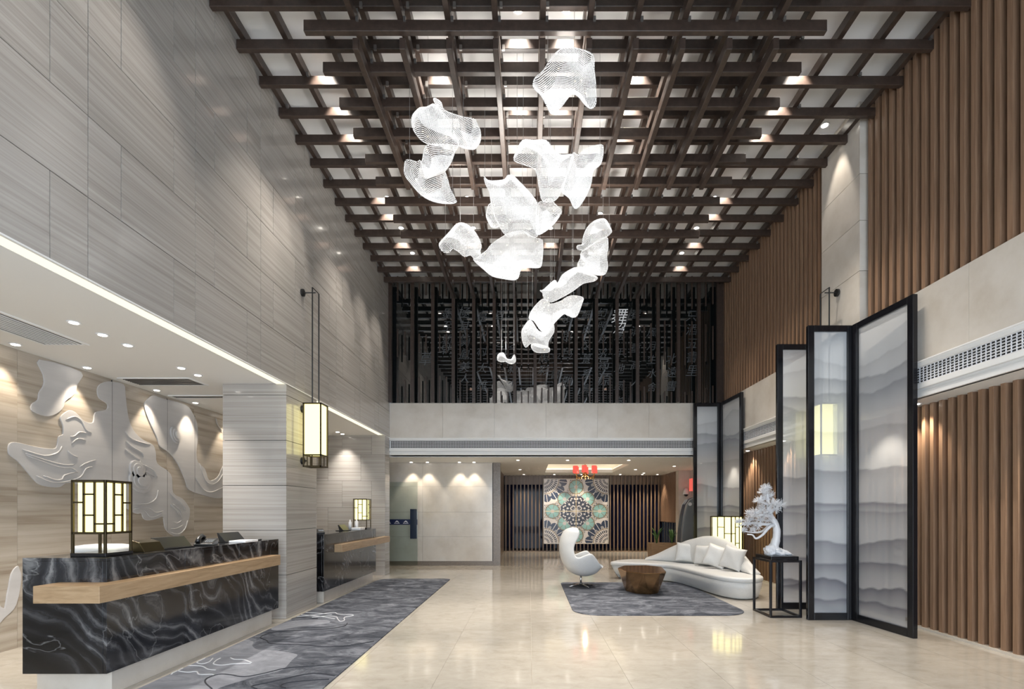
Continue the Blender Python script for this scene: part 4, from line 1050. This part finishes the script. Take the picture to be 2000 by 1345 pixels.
def cushion(px, py, Y, s, rz, lean, lab, seed):
    r = random.Random(seed); n = 22; vs = []; fs = []
    for side in (1, -1):
        for j in range(n + 1):
            for i in range(n + 1):
                u = -1 + 2 * i / n; v = -1 + 2 * j / n
                th = .085 * ((1 - u ** 4) * (1 - v ** 4)) ** .55 * side
                pin = 1 - .07 * (1 - v * v) * 1.0; pin2 = 1 - .07 * (1 - u * u)
                wob = .006 * sin(4 * u + 3 * v + seed) * (1 - u * u) * (1 - v * v)
                vs.append((u * s / 2 * pin, th + wob, v * s / 2 * pin2))
    m_ = (n + 1) ** 2
    for sd in range(2):
        for j in range(n):
            for i in range(n):
                q = sd * m_ + j * (n + 1) + i; fs.append((q, q + 1, q + n + 2, q + n + 1))
    mb = MB().add(vs, fs); me = mb.mesh('scatter_cushion')
    bm = bmesh.new(); bm.from_mesh(me); bmesh.ops.remove_doubles(bm, verts=bm.verts, dist=.0005); bmesh.ops.recalc_face_normals(bm, faces=bm.faces); bm.to_mesh(me); bm.free()
    p = at(px, py, Y=Y)
    o = put('scatter_cushion', me, M['leather'], None, True); o.location = (p.x, p.y, .385 + s / 2 * cos(lean) + .03); o.rotation_euler = (-lean, {1: .05, 2: -.04, 3: .28, 4: .22}[seed], rz)
    return tag(o, lab, 'cushion', 'white cushions on the sofa')
cushion(1339, 1079, 11.02, .42, radians(-30), radians(16), 'white leather cushion farthest left on the sofa', 1)
cushion(1372, 1079, 10.42, .40, radians(-62), radians(12), 'white leather cushion second from the left, half turned away', 2)
cushion(1399, 1088, 9.98, .44, radians(-40), radians(18), 'white leather cushion second from the right on the sofa', 3)
cushion(1431, 1092, 9.55, .44, radians(-52), radians(14), 'white leather cushion nearest the bonsai stand', 4)

# ================================================================== COFFEE TABLE
tp = [(1.70, 9.86), (1.90, 10.28), (2.36, 10.34), (2.60, 10.06), (2.47, 9.24), (2.30, 9.02), (2.00, 8.98), (1.76, 9.30)]
bt = [(1.84, 9.95), (2.12, 10.10), (2.40, 9.98), (2.44, 9.62), (2.32, 9.26), (2.16, 9.14), (1.92, 9.24), (1.80, 9.55)]
n = 8; vs = [(x, y, .405) for x, y in tp] + [(x, y, .013) for x, y in bt]; fs = [tuple(range(n)), tuple(range(2 * n - 1, n - 1, -1))]
for i in range(n):
    j = (i + 1) % n
    fs += [(i, i + n, j), (j, i + n, j + n)]
ct = empty('coffee_table', (2.12, 9.6, .013)); tag(ct, 'faceted brushed bronze coffee table on the grey rug', 'coffee table')
o = MB().add(vs, fs).build('faceted_body', M['brass'], ct, bevel=.005, angle=5); o.matrix_parent_inverse = Matrix.Translation(-ct.location)
cxy = (sum(p[0] for p in tp) / 8, sum(p[1] for p in tp) / 8)
o = MB().prism([(cxy[0] + (x - cxy[0]) * .985, cxy[1] + (y - cxy[1]) * .985, .4055) for x, y in tp], (0, 0, .006)).build('table_top', M['brass'], ct); o.matrix_parent_inverse = Matrix.Translation(-ct.location)

# ================================================================== PLANT STAND AND BONSAI
ps = empty('plant_stand', (3.61, 7.47, 0)); tag(ps, 'black open-frame stand carrying the white bonsai', 'plant stand'); inv = Matrix.Translation(-ps.location)
xa, xb, ya, yb, t = 3.385, 3.835, 7.20, 7.76, .03
for (x, y) in ((xa, ya), (xb - t, ya), (xa, yb - t), (xb - t, yb - t)):
    o = MB().box(x, x + t, y, y + t, 0, .81).build('leg', M['black'], ps, bevel=.002); o.matrix_parent_inverse = inv
for z in (0, .78):
    for (p, q, r, s) in ((xa + t, xb - t, ya, ya + t), (xa + t, xb - t, yb - t, yb), (xa, xa + t, ya + t, yb - t), (xb - t, xb, ya + t, yb - t)):
        o = MB().box(p, q, r, s, z, z + t).build('stretcher', M['black'], ps); o.matrix_parent_inverse = inv
o = MB().box(xa + .03, xb - .03, ya + .03, yb - .03, .811, .862).build('top', M['black'], ps, bevel=.004); o.matrix_parent_inverse = inv

def zb(x, z): # crop -> metres around the stand, Y 7.48
    return Vector(((1420 + x / 7.475 - VX) * 7.48 / F, 7.48, CAMH + (VY - (930 + z / 7.472)) * 7.48 / F))
bo = empty('bonsai', (3.61, 7.48, .863)); tag(bo, 'white lacquered bonsai pine leaning left on a rocky root', 'bonsai'); inv = Matrix.Translation(-bo.location)
def bp(nm, mb, **kw):
    o = mb.build(nm, M['bonsai'], bo, **kw); o.matrix_parent_inverse = inv; return o
def path(l, dys): return [zb(x, z) + Vector((0, d, 0)) for (x, z), d in zip(l, dys)]
bp('trunk', MB().tube(smooth_poly(path([(700, 1110), (690, 1020), (715, 900), (725, 780), (705, 680), (650, 580), (620, 480), (600, 380), (585, 250)], [0, 0, -.01, 0, .02, .03, .02, 0, 0]), 4, False), [.075] * 4 + [.06] * 4 + [.052] * 5 + [.048] * 5 + [.042] * 4 + [.034] * 4 + [.026] * 4 + [.018] * 3 + [.012] * 1, 12), smooth=True)
def branch(l, dys, r0, r1):
    p = smooth_poly(path(l, dys), 3, False); n_ = len(p)
    bp('branch', MB().tube(p, [r0 + (r1 - r0) * i / (n_ - 1) for i in range(n_)], 8), smooth=True)
branch([(690, 720), (620, 720), (540, 780), (470, 850), (370, 900), (330, 850), (250, 840)], [0, -.05, -.08, -.1, -.12, -.1, -.1], .028, .008)
branch([(650, 700), (560, 700), (450, 680), (320, 690), (230, 720), (200, 740)], [0, .04, .07, .09, .1, .1], .024, .006)
branch([(600, 730), (520, 810), (400, 820), (280, 800)], [0, .05, .1, .13], .02, .007)
branch([(640, 560), (560, 520), (450, 560), (330, 580)], [.02, -.06, -.12, -.16], .022, .007)
branch([(650, 520), (720, 450), (790, 420)], [.02, .03, .05], .02, .007)
branch([(610, 430), (540, 400), (440, 370)], [0, -.05, -.1], .018, .006)
branch([(600, 380), (660, 310)], [0, .06], .015, .006)
tufts = [(550, 190, 0, .095), (600, 170, .05, .09), (500, 240, -.05, .09), (660, 290, .06, .10), (420, 360, -.1, .09), (520, 340, .0, .10), (790, 420, .05, .115), (720, 410, 0, .09), (610, 400, -.08, .10), (560, 440, .08, .09), (340, 530, -.16, .10), (440, 500, -.1, .10), (300, 540, -.05, .075), (390, 570, .06, .09), (480, 570, -.12, .09), (570, 560, -.05, .09), (650, 530, .09, .09), (370, 640, .1, .09), (450, 640, -.06, .08), (230, 670, .1, .075), (310, 700, .05, .08), (410, 720, -.09, .08), (300, 790, .12, .06), (540, 640, .1, .085), (600, 640, -.06, .08), (200, 660, .1, .05), (690, 480, -.04, .08), (360, 780, -.04, .06)]
rr = random.Random(3)
for (x, z, dy, R) in tufts:
    c = zb(x, z) + Vector((0, dy, 0)); mb = MB()
    for k in range(70):
        d = Vector((rr.gauss(0, 1), rr.gauss(0, 1), rr.gauss(.35, .8))).normalized()
        sd = d.cross(Vector((.3, .5, .8))).normalized() * .0036; s2 = d.cross(sd).normalized() * .0036; e1 = c + d * R * rr.uniform(.75, 1.05)
        mb.add([c + sd, c - sd * .5 + s2 * .87, c - sd * .5 - s2 * .87, e1 + sd * .5, e1 - sd * .25 + s2 * .43, e1 - sd * .25 - s2 * .43], [(0, 1, 4, 3), (1, 2, 5, 4), (2, 0, 3, 5), (3, 4, 5)])
    bp('needle_tuft', mb)
def rock(c, sx, sy, sz, seed, rot=0):
    bm = bmesh.new(); bmesh.ops.create_icosphere(bm, subdivisions=4, radius=1)
    from mathutils import noise
    for v in bm.verts:
        p = v.co.copy(); d = 1 + .28 * noise.noise(p * 1.9 + Vector((seed, 0, 0))) + .16 * noise.noise(p * 4.5 + Vector((0, seed, 0)))
        q = Vector((p.x * sx, p.y * sy, p.z * sz)) * d; q = Matrix.Rotation(rot, 3, 'Y') @ q
        v.co = c + q
        v.co.z = max(v.co.z, .8635)
    me = bpy.data.meshes.new('root_rock'); bm.to_mesh(me); bm.free()
    o = put('root_rock', me, M['bonsai'], bo, True); o.matrix_parent_inverse = inv
rock(zb(650, 1090), .10, .09, .10, 1); rock(zb(740, 1110), .13, .10, .07, 5, .3); rock(zb(840, 1120), .13, .075, .045, 8, .35); rock(zb(610, 1070), .045, .06, .06, 11)

# ================================================================== FAR HALL: slat screen, mural, lamp, kiosk, planter
ss = empty('slat_screen', (2.0, 19.1, 0)); tag(ss, 'wall-to-wall timber slat screen closing the far hall', 'slat screen'); inv = Matrix.Translation(-ss.location)
x = -.90
while x < 4.9:
    o = box('slat', x, x + .045, 19.08, 19.16, .03, 2.84, M['screen_wood'], ss); x += .139
box('top_rail', -.93, 4.92, 19.17, 19.21, 2.50, 2.84, M['screen_wood'], ss); box('bottom_rail', -.93, 4.92, 19.08, 19.18, 0, .03, M['screen_wood'], ss)
# right return of slats
wsr = box('wall_far_right', 5.0, 5.5, 17.2, 19.45, 1.12, 2.84, M['dark_wood']); struct(wsr, 'side wall of the far hall lined with slim timber slats', 'wall')
y = 17.22
while y < 19.3:
    box('slat', 4.92, 5.0, y, y + .06, 1.12, 2.84, M['slat_wood'], wsr); y += .13
wsl = box('wall_far_right_low', 4.98, 5.5, 17.2, 19.45, 0, 1.12, M['joint']); struct(wsl, 'black recess below the slim timber slats of the far hall', 'wall')
for k in range(6): box('fin', 4.94, 4.98, 17.3 + .33 * k, 17.4 + .33 * k, .05, 1.10, M['kiosk_dark'], wsl)

def mural_col(u, v):
    a, b_ = abs(u), abs(v); cream = Vector((.74, .69, .65)); teal = Vector((.30, .56, .52)); dark = Vector((.012, .014, .028)); navy = Vector((.012, .022, .055)); gold = Vector((.42, .31, .17))
    c = cream.copy()
    # corner fans
    dx, dy = 1 - a, 1 - b_; r = math.hypot(dx, dy); th = math.degrees(math.atan2(dy, dx))
    if r < .80:
        ring_ = [(.10, .18, 13), (.20, .30, 11), (.32, .42, 9)]
        for r0, r1, st_ in ring_:
            if r0 < r < r1:
                q = ((th + 400) % st_) / st_ - .5
                if abs(q) < .34 * (1 - abs((r - r0) / (r1 - r0) - .5) * .9): c = dark
        for tt in (8, 32, 58, 82):
            px_, py_ = .60 * cos(radians(tt)), .60 * sin(radians(tt)); d = math.hypot(dx - px_, dy - py_)
            if d < .125:
                c = navy
                if abs(dx * sin(radians(tt)) - dy * cos(radians(tt))) < .010: c = cream
        for tt in (20, 45, 70):
            px_, py_ = .52 * cos(radians(tt)), .52 * sin(radians(tt))
            if math.hypot(dx - px_, dy - py_) < .05: c = dark if int(th * 1.1) % 2 else cream
        if abs(r - .46) < .012: c = gold * .6
    # teal roundels
    for (p, q, R) in ((0, .76, .235), (.74, 0, .235), (.36, .38, .23)):
        d = math.hypot(a - p, b_ - q)
        if d < R:
            ang = math.degrees(math.atan2(b_ - q, a - p))
            c = teal * (1.15 - .35 * d / R)
            if (ang + 360 + 18) % 60 < 6 or abs(d - R * .93) < .014: c = gold * .55
            if d < R * .25: c = cream * .9
            if (p, q) == (.36, .38) and (a - p) + (b_ - q) < -.10: c = cream * .8
    # dark centre lace
    if a + b_ < .62 and max(a, b_) < .47:
        k = sin(52 * a) * sin(21 * b_) + sin(52 * b_) * sin(21 * a) + .6 * sin(34 * (a + b_)) * cos(57 * (a - b_))
        c = dark if k < .42 else cream * .8
        if abs(a - b_) < .008 or a * b_ < .0006: c = cream * .9
    elif r > .8 and c == cream:
        k = sin(a * 60 + 2 * sin(b_ * 20)) * sin(b_ * 60)
        if k > .35: c = gold * .75
        if k < -.45: c = dark
    if b_ < .012: c = Vector((.72, .62, .45))
    if a < .006: c = gold
    return c
mu = empty('mural', (1.735, 19.02, .30)); tag(mu, 'square kaleidoscopic mosaic panel in teal, navy and cream', 'wall art'); inv = Matrix.Translation(-mu.location)
X0, X1, Z0, Z1 = .535, 2.935, .30, 2.70; XC, ZC = (X0 + X1) / 2, (Z0 + Z1) / 2
for (sx, sz) in ((-1, 1), (1, 1), (-1, -1), (1, -1)):
    nn = 110; vs = []; fs = []; cs = []
    for j in range(nn + 1):
        for i in range(nn + 1): vs.append((XC + sx * (.003 + 1.18 * i / nn), 19.03, ZC + sz * (.003 + 1.18 * j / nn)))
    for j in range(nn):
        for i in range(nn):
            q = j * (nn + 1) + i; f = (q, q + 1, q + nn + 2, q + nn + 1); fs.append(f if sx * sz > 0 else f[::-1]); cs.append(mural_col(sx * (i + .5) / nn, sz * (j + .5) / nn))
    me = bpy.data.meshes.new('mosaic_quarter'); me.from_pydata(vs, [], fs); me.materials.append(M['mural'])
    at_ = me.color_attributes.new('ink', 'FLOAT_COLOR', 'CORNER'); k = 0
    for c in cs:
        for _ in range(4): at_.data[k].color = (c.x, c.y, c.z, 1); k += 1
    o = bpy.data.objects.new('mosaic_quarter', me); COL.objects.link(o); o.parent = mu; o.matrix_parent_inverse = inv
o = MB().box(X0, X1, 19.032, 19.075, Z0, Z1).build('backing_board', M['gold'], mu); o.matrix_parent_inverse = inv
for (p, q, r, s) in ((X0 - .01, X1 + .01, Z0 - .01, Z0 + .02), (X0 - .01, X1 + .01, Z1 - .02, Z1 + .01), (X0 - .01, X0 + .02, Z0, Z1), (X1 - .02, X1 + .01, Z0, Z1)):
    o = MB().box(p, q, 19.0, 19.07, r, s).build('frame_bar', M['beige'], mu); o.matrix_parent_inverse = inv

# red shaded chandelier in the passage tray
rc = empty('red_chandelier', (1.72, 15.8, 2.60)); tag(rc, 'gilt chandelier with red drum shades in the passage', 'chandelier')
MB().tube([(0, 0, .02), (0, 0, .55)], .015, 8).build('stem', M['gold'], rc, True)
MB().lathe([(.001, -.04), (.05, -.02), (.09, .03), (.05, .09), (.02, .12), (.001, .12)], n=16).build('hub', M['gold'], rc, True)
for k in range(6):
    a = radians(60 * k + 20); ex, ey = .33 * cos(a), .33 * sin(a)
    ar = MB().tube(smooth_poly([Vector((0, 0, .05)), Vector((ex * .5, ey * .5, -.06)), Vector((ex * .9, ey * .9, -.02)), Vector((ex, ey, .10))], 4, False), .012, 6).build('arm', M['gold'], rc, True)
    MB().lathe([(.085, .08), (.078, .29), (.074, .29), (.081, .08)], (ex, ey, 0), 20).build('lamp_shade', M['red'], rc, True)
    for j in range(3):
        MB().lathe([(.001, -.12), (.02, -.09), (.012, -.05), (.001, -.04)], (ex * (.4 + .25 * j), ey * (.4 + .25 * j), 0), 8).build('crystal_drop', M['gold'], rc, True)
lp = bpy.data.lights.new('p', 'POINT'); lp.energy = 8 * K; lp.color = (1, .6, .4); lp.shadow_soft_size = .04
o = bpy.data.objects.new('chandelier_light', lp); COL.objects.link(o); o.location = (1.72, 15.8, 2.48)

# glass door panel
gd = empty('door_1', (-3.5, 14.0, 0)); struct(gd, 'frosted green glass sliding door with a navy logo band', 'door'); inv = Matrix.Translation(-gd.location)
box('pane', -3.95, -3.06, 14.0, 14.012, .02, 2.30, M['door_glass'], gd)
box('handle', -3.25, -3.07, 13.95, 13.985, .75, 1.56, M['kiosk_dark'], gd)
box('logo_band', -3.95, -3.06, 13.992, 13.998, 1.13, 1.28, M['navy'], gd)
for xx in (-3.62, -3.38, -3.86):
    mb = MB().prism([(xx - .075, 13.988, 1.165), (xx + .075, 13.988, 1.165), (xx + .075, 13.988, 1.178), (xx - .075, 13.988, 1.178)], (0, .003, 0))
    mb.prism([(xx - .06, 13.988, 1.185), (xx - .035, 13.988, 1.22), (xx - .01, 13.988, 1.245), (xx + .02, 13.988, 1.24), (xx + .04, 13.988, 1.215), (xx + .06, 13.988, 1.185), (xx + .035, 13.988, 1.19), (xx + .01, 13.988, 1.215), (xx - .02, 13.988, 1.205)], (0, .003, 0))
    o = mb.build('logo_mark', M['plastic'], gd); o.matrix_parent_inverse = inv

# grey kiosk
ki = empty('service_kiosk', (4.60, 14.6, 0)); tag(ki, 'curved grey self-service kiosk half hidden behind the folding screen', 'kiosk')
prof = [(-.34, 0), (-.335, .55), (-.31, 1.0), (-.26, 1.38), (-.19, 1.68), (-.10, 1.82), (.02, 1.88), (.30, 1.88), (.32, 0)]
MB().prism([(x, -.25, z) for x, z in prof], (0, .5, 0)).build('housing', M['kiosk'], ki, bevel=.02)
MB().prism([(x - .012 if x < .05 else x, -.12, z + .012) for x, z in prof[:7]] + [(x + .02, -.12, z - .01) for x, z in prof[:7]][::-1], (0, .24, 0)).build('front_strip', M['kiosk_dark'], ki, bevel=.004)
MB().lathe([(.001, 0), (.05, 0), (.05, .01), (.001, .01)], (-.10, -.262, 1.70), 20, 'Y').build('badge', M['plastic'], ki)
MB().box(-.14, -.02, -.30, -.25, .62, .72).build('card_slot', M['grey_metal'], ki, bevel=.006)
# security camera
sc_ = empty('security_camera', (5.12, 16.86, 2.05)); tag(sc_, 'white shielded security camera on the cream pier', 'camera')
MB().lathe([(.001, .20), (.05, .20), (.09, .06), (.10, 0), (.001, 0)], (0, -.12, 0), 16).build('hood', M['plastic'], sc_, True)
MB().lathe([(.001, -.07), (.05, -.05), (.07, 0), (.001, 0)], (0, -.12, 0), 16).build('dome', M['black_plastic'], sc_, True)
MB().box(-.03, .03, -.06, .02, .05, .12).build('bracket', M['plastic'], sc_)
# red wall sign
rs = box('red_sign', 5.18, 5.30, 16.2, 16.6, 2.15, 2.55, M['red']); tag(rs, 'small red sign beside the security camera', 'sign')
# timber planter with plants
pb = empty('planter_box', (4.45, 16.9, 0)); tag(pb, 'low timber planter box behind the sofa', 'planter'); inv = Matrix.Translation(-pb.location)
for (p, q, r, s) in ((3.95, 4.85, 16.55, 16.6), (3.95, 4.85, 17.05, 17.1), (3.95, 4.0, 16.6, 17.05), (4.80, 4.85, 16.6, 17.05)):
    o = MB().box(p, q, r, s, 0, .46).build('side', M['pot'], pb, bevel=.004); o.matrix_parent_inverse = inv
o = MB().box(4.0, 4.8, 16.6, 17.05, .02, .42).build('pebbles', M['soil'], pb); o.matrix_parent_inverse = inv
def plant(x, y, h, n_, lab, seed):
    r = random.Random(seed); e = empty('potted_plant', (x, y, .42)); tag(e, lab, 'plant', 'plants in the timber planter')
    for k in range(n_):
        a = r.uniform(0, 6.28); rise = r.uniform(.6, 1.1) * h; rch = r.uniform(.12, .34) * h * 1.4
        L_ = []; R_ = []; nn = 7; sd = Vector((-sin(a), cos(a), 0))
        for i in range(nn):
            t = i / (nn - 1); c = Vector((cos(a) * rch * t ** 1.4, sin(a) * rch * t ** 1.4, rise * (t * 1.5 - .65 * t * t)))
            w2 = .030 * sin(pi * min(1, .12 + .88 * t)) + .003
            L_.append(c - sd * w2); R_.append(c + sd * w2)
        vs = L_ + R_; fs = [(i, i + 1, nn + i + 1, nn + i) for i in range(nn - 1)]
        MB().add(vs, fs).build('leaf', M['leaf'], e, True, solid=.003)
plant(4.18, 16.82, .62, 14, 'leafy green plant at the left of the timber planter', 2)
plant(4.68, 16.82, .55, 13, 'arching green plant at the kiosk end of the timber planter', 5)
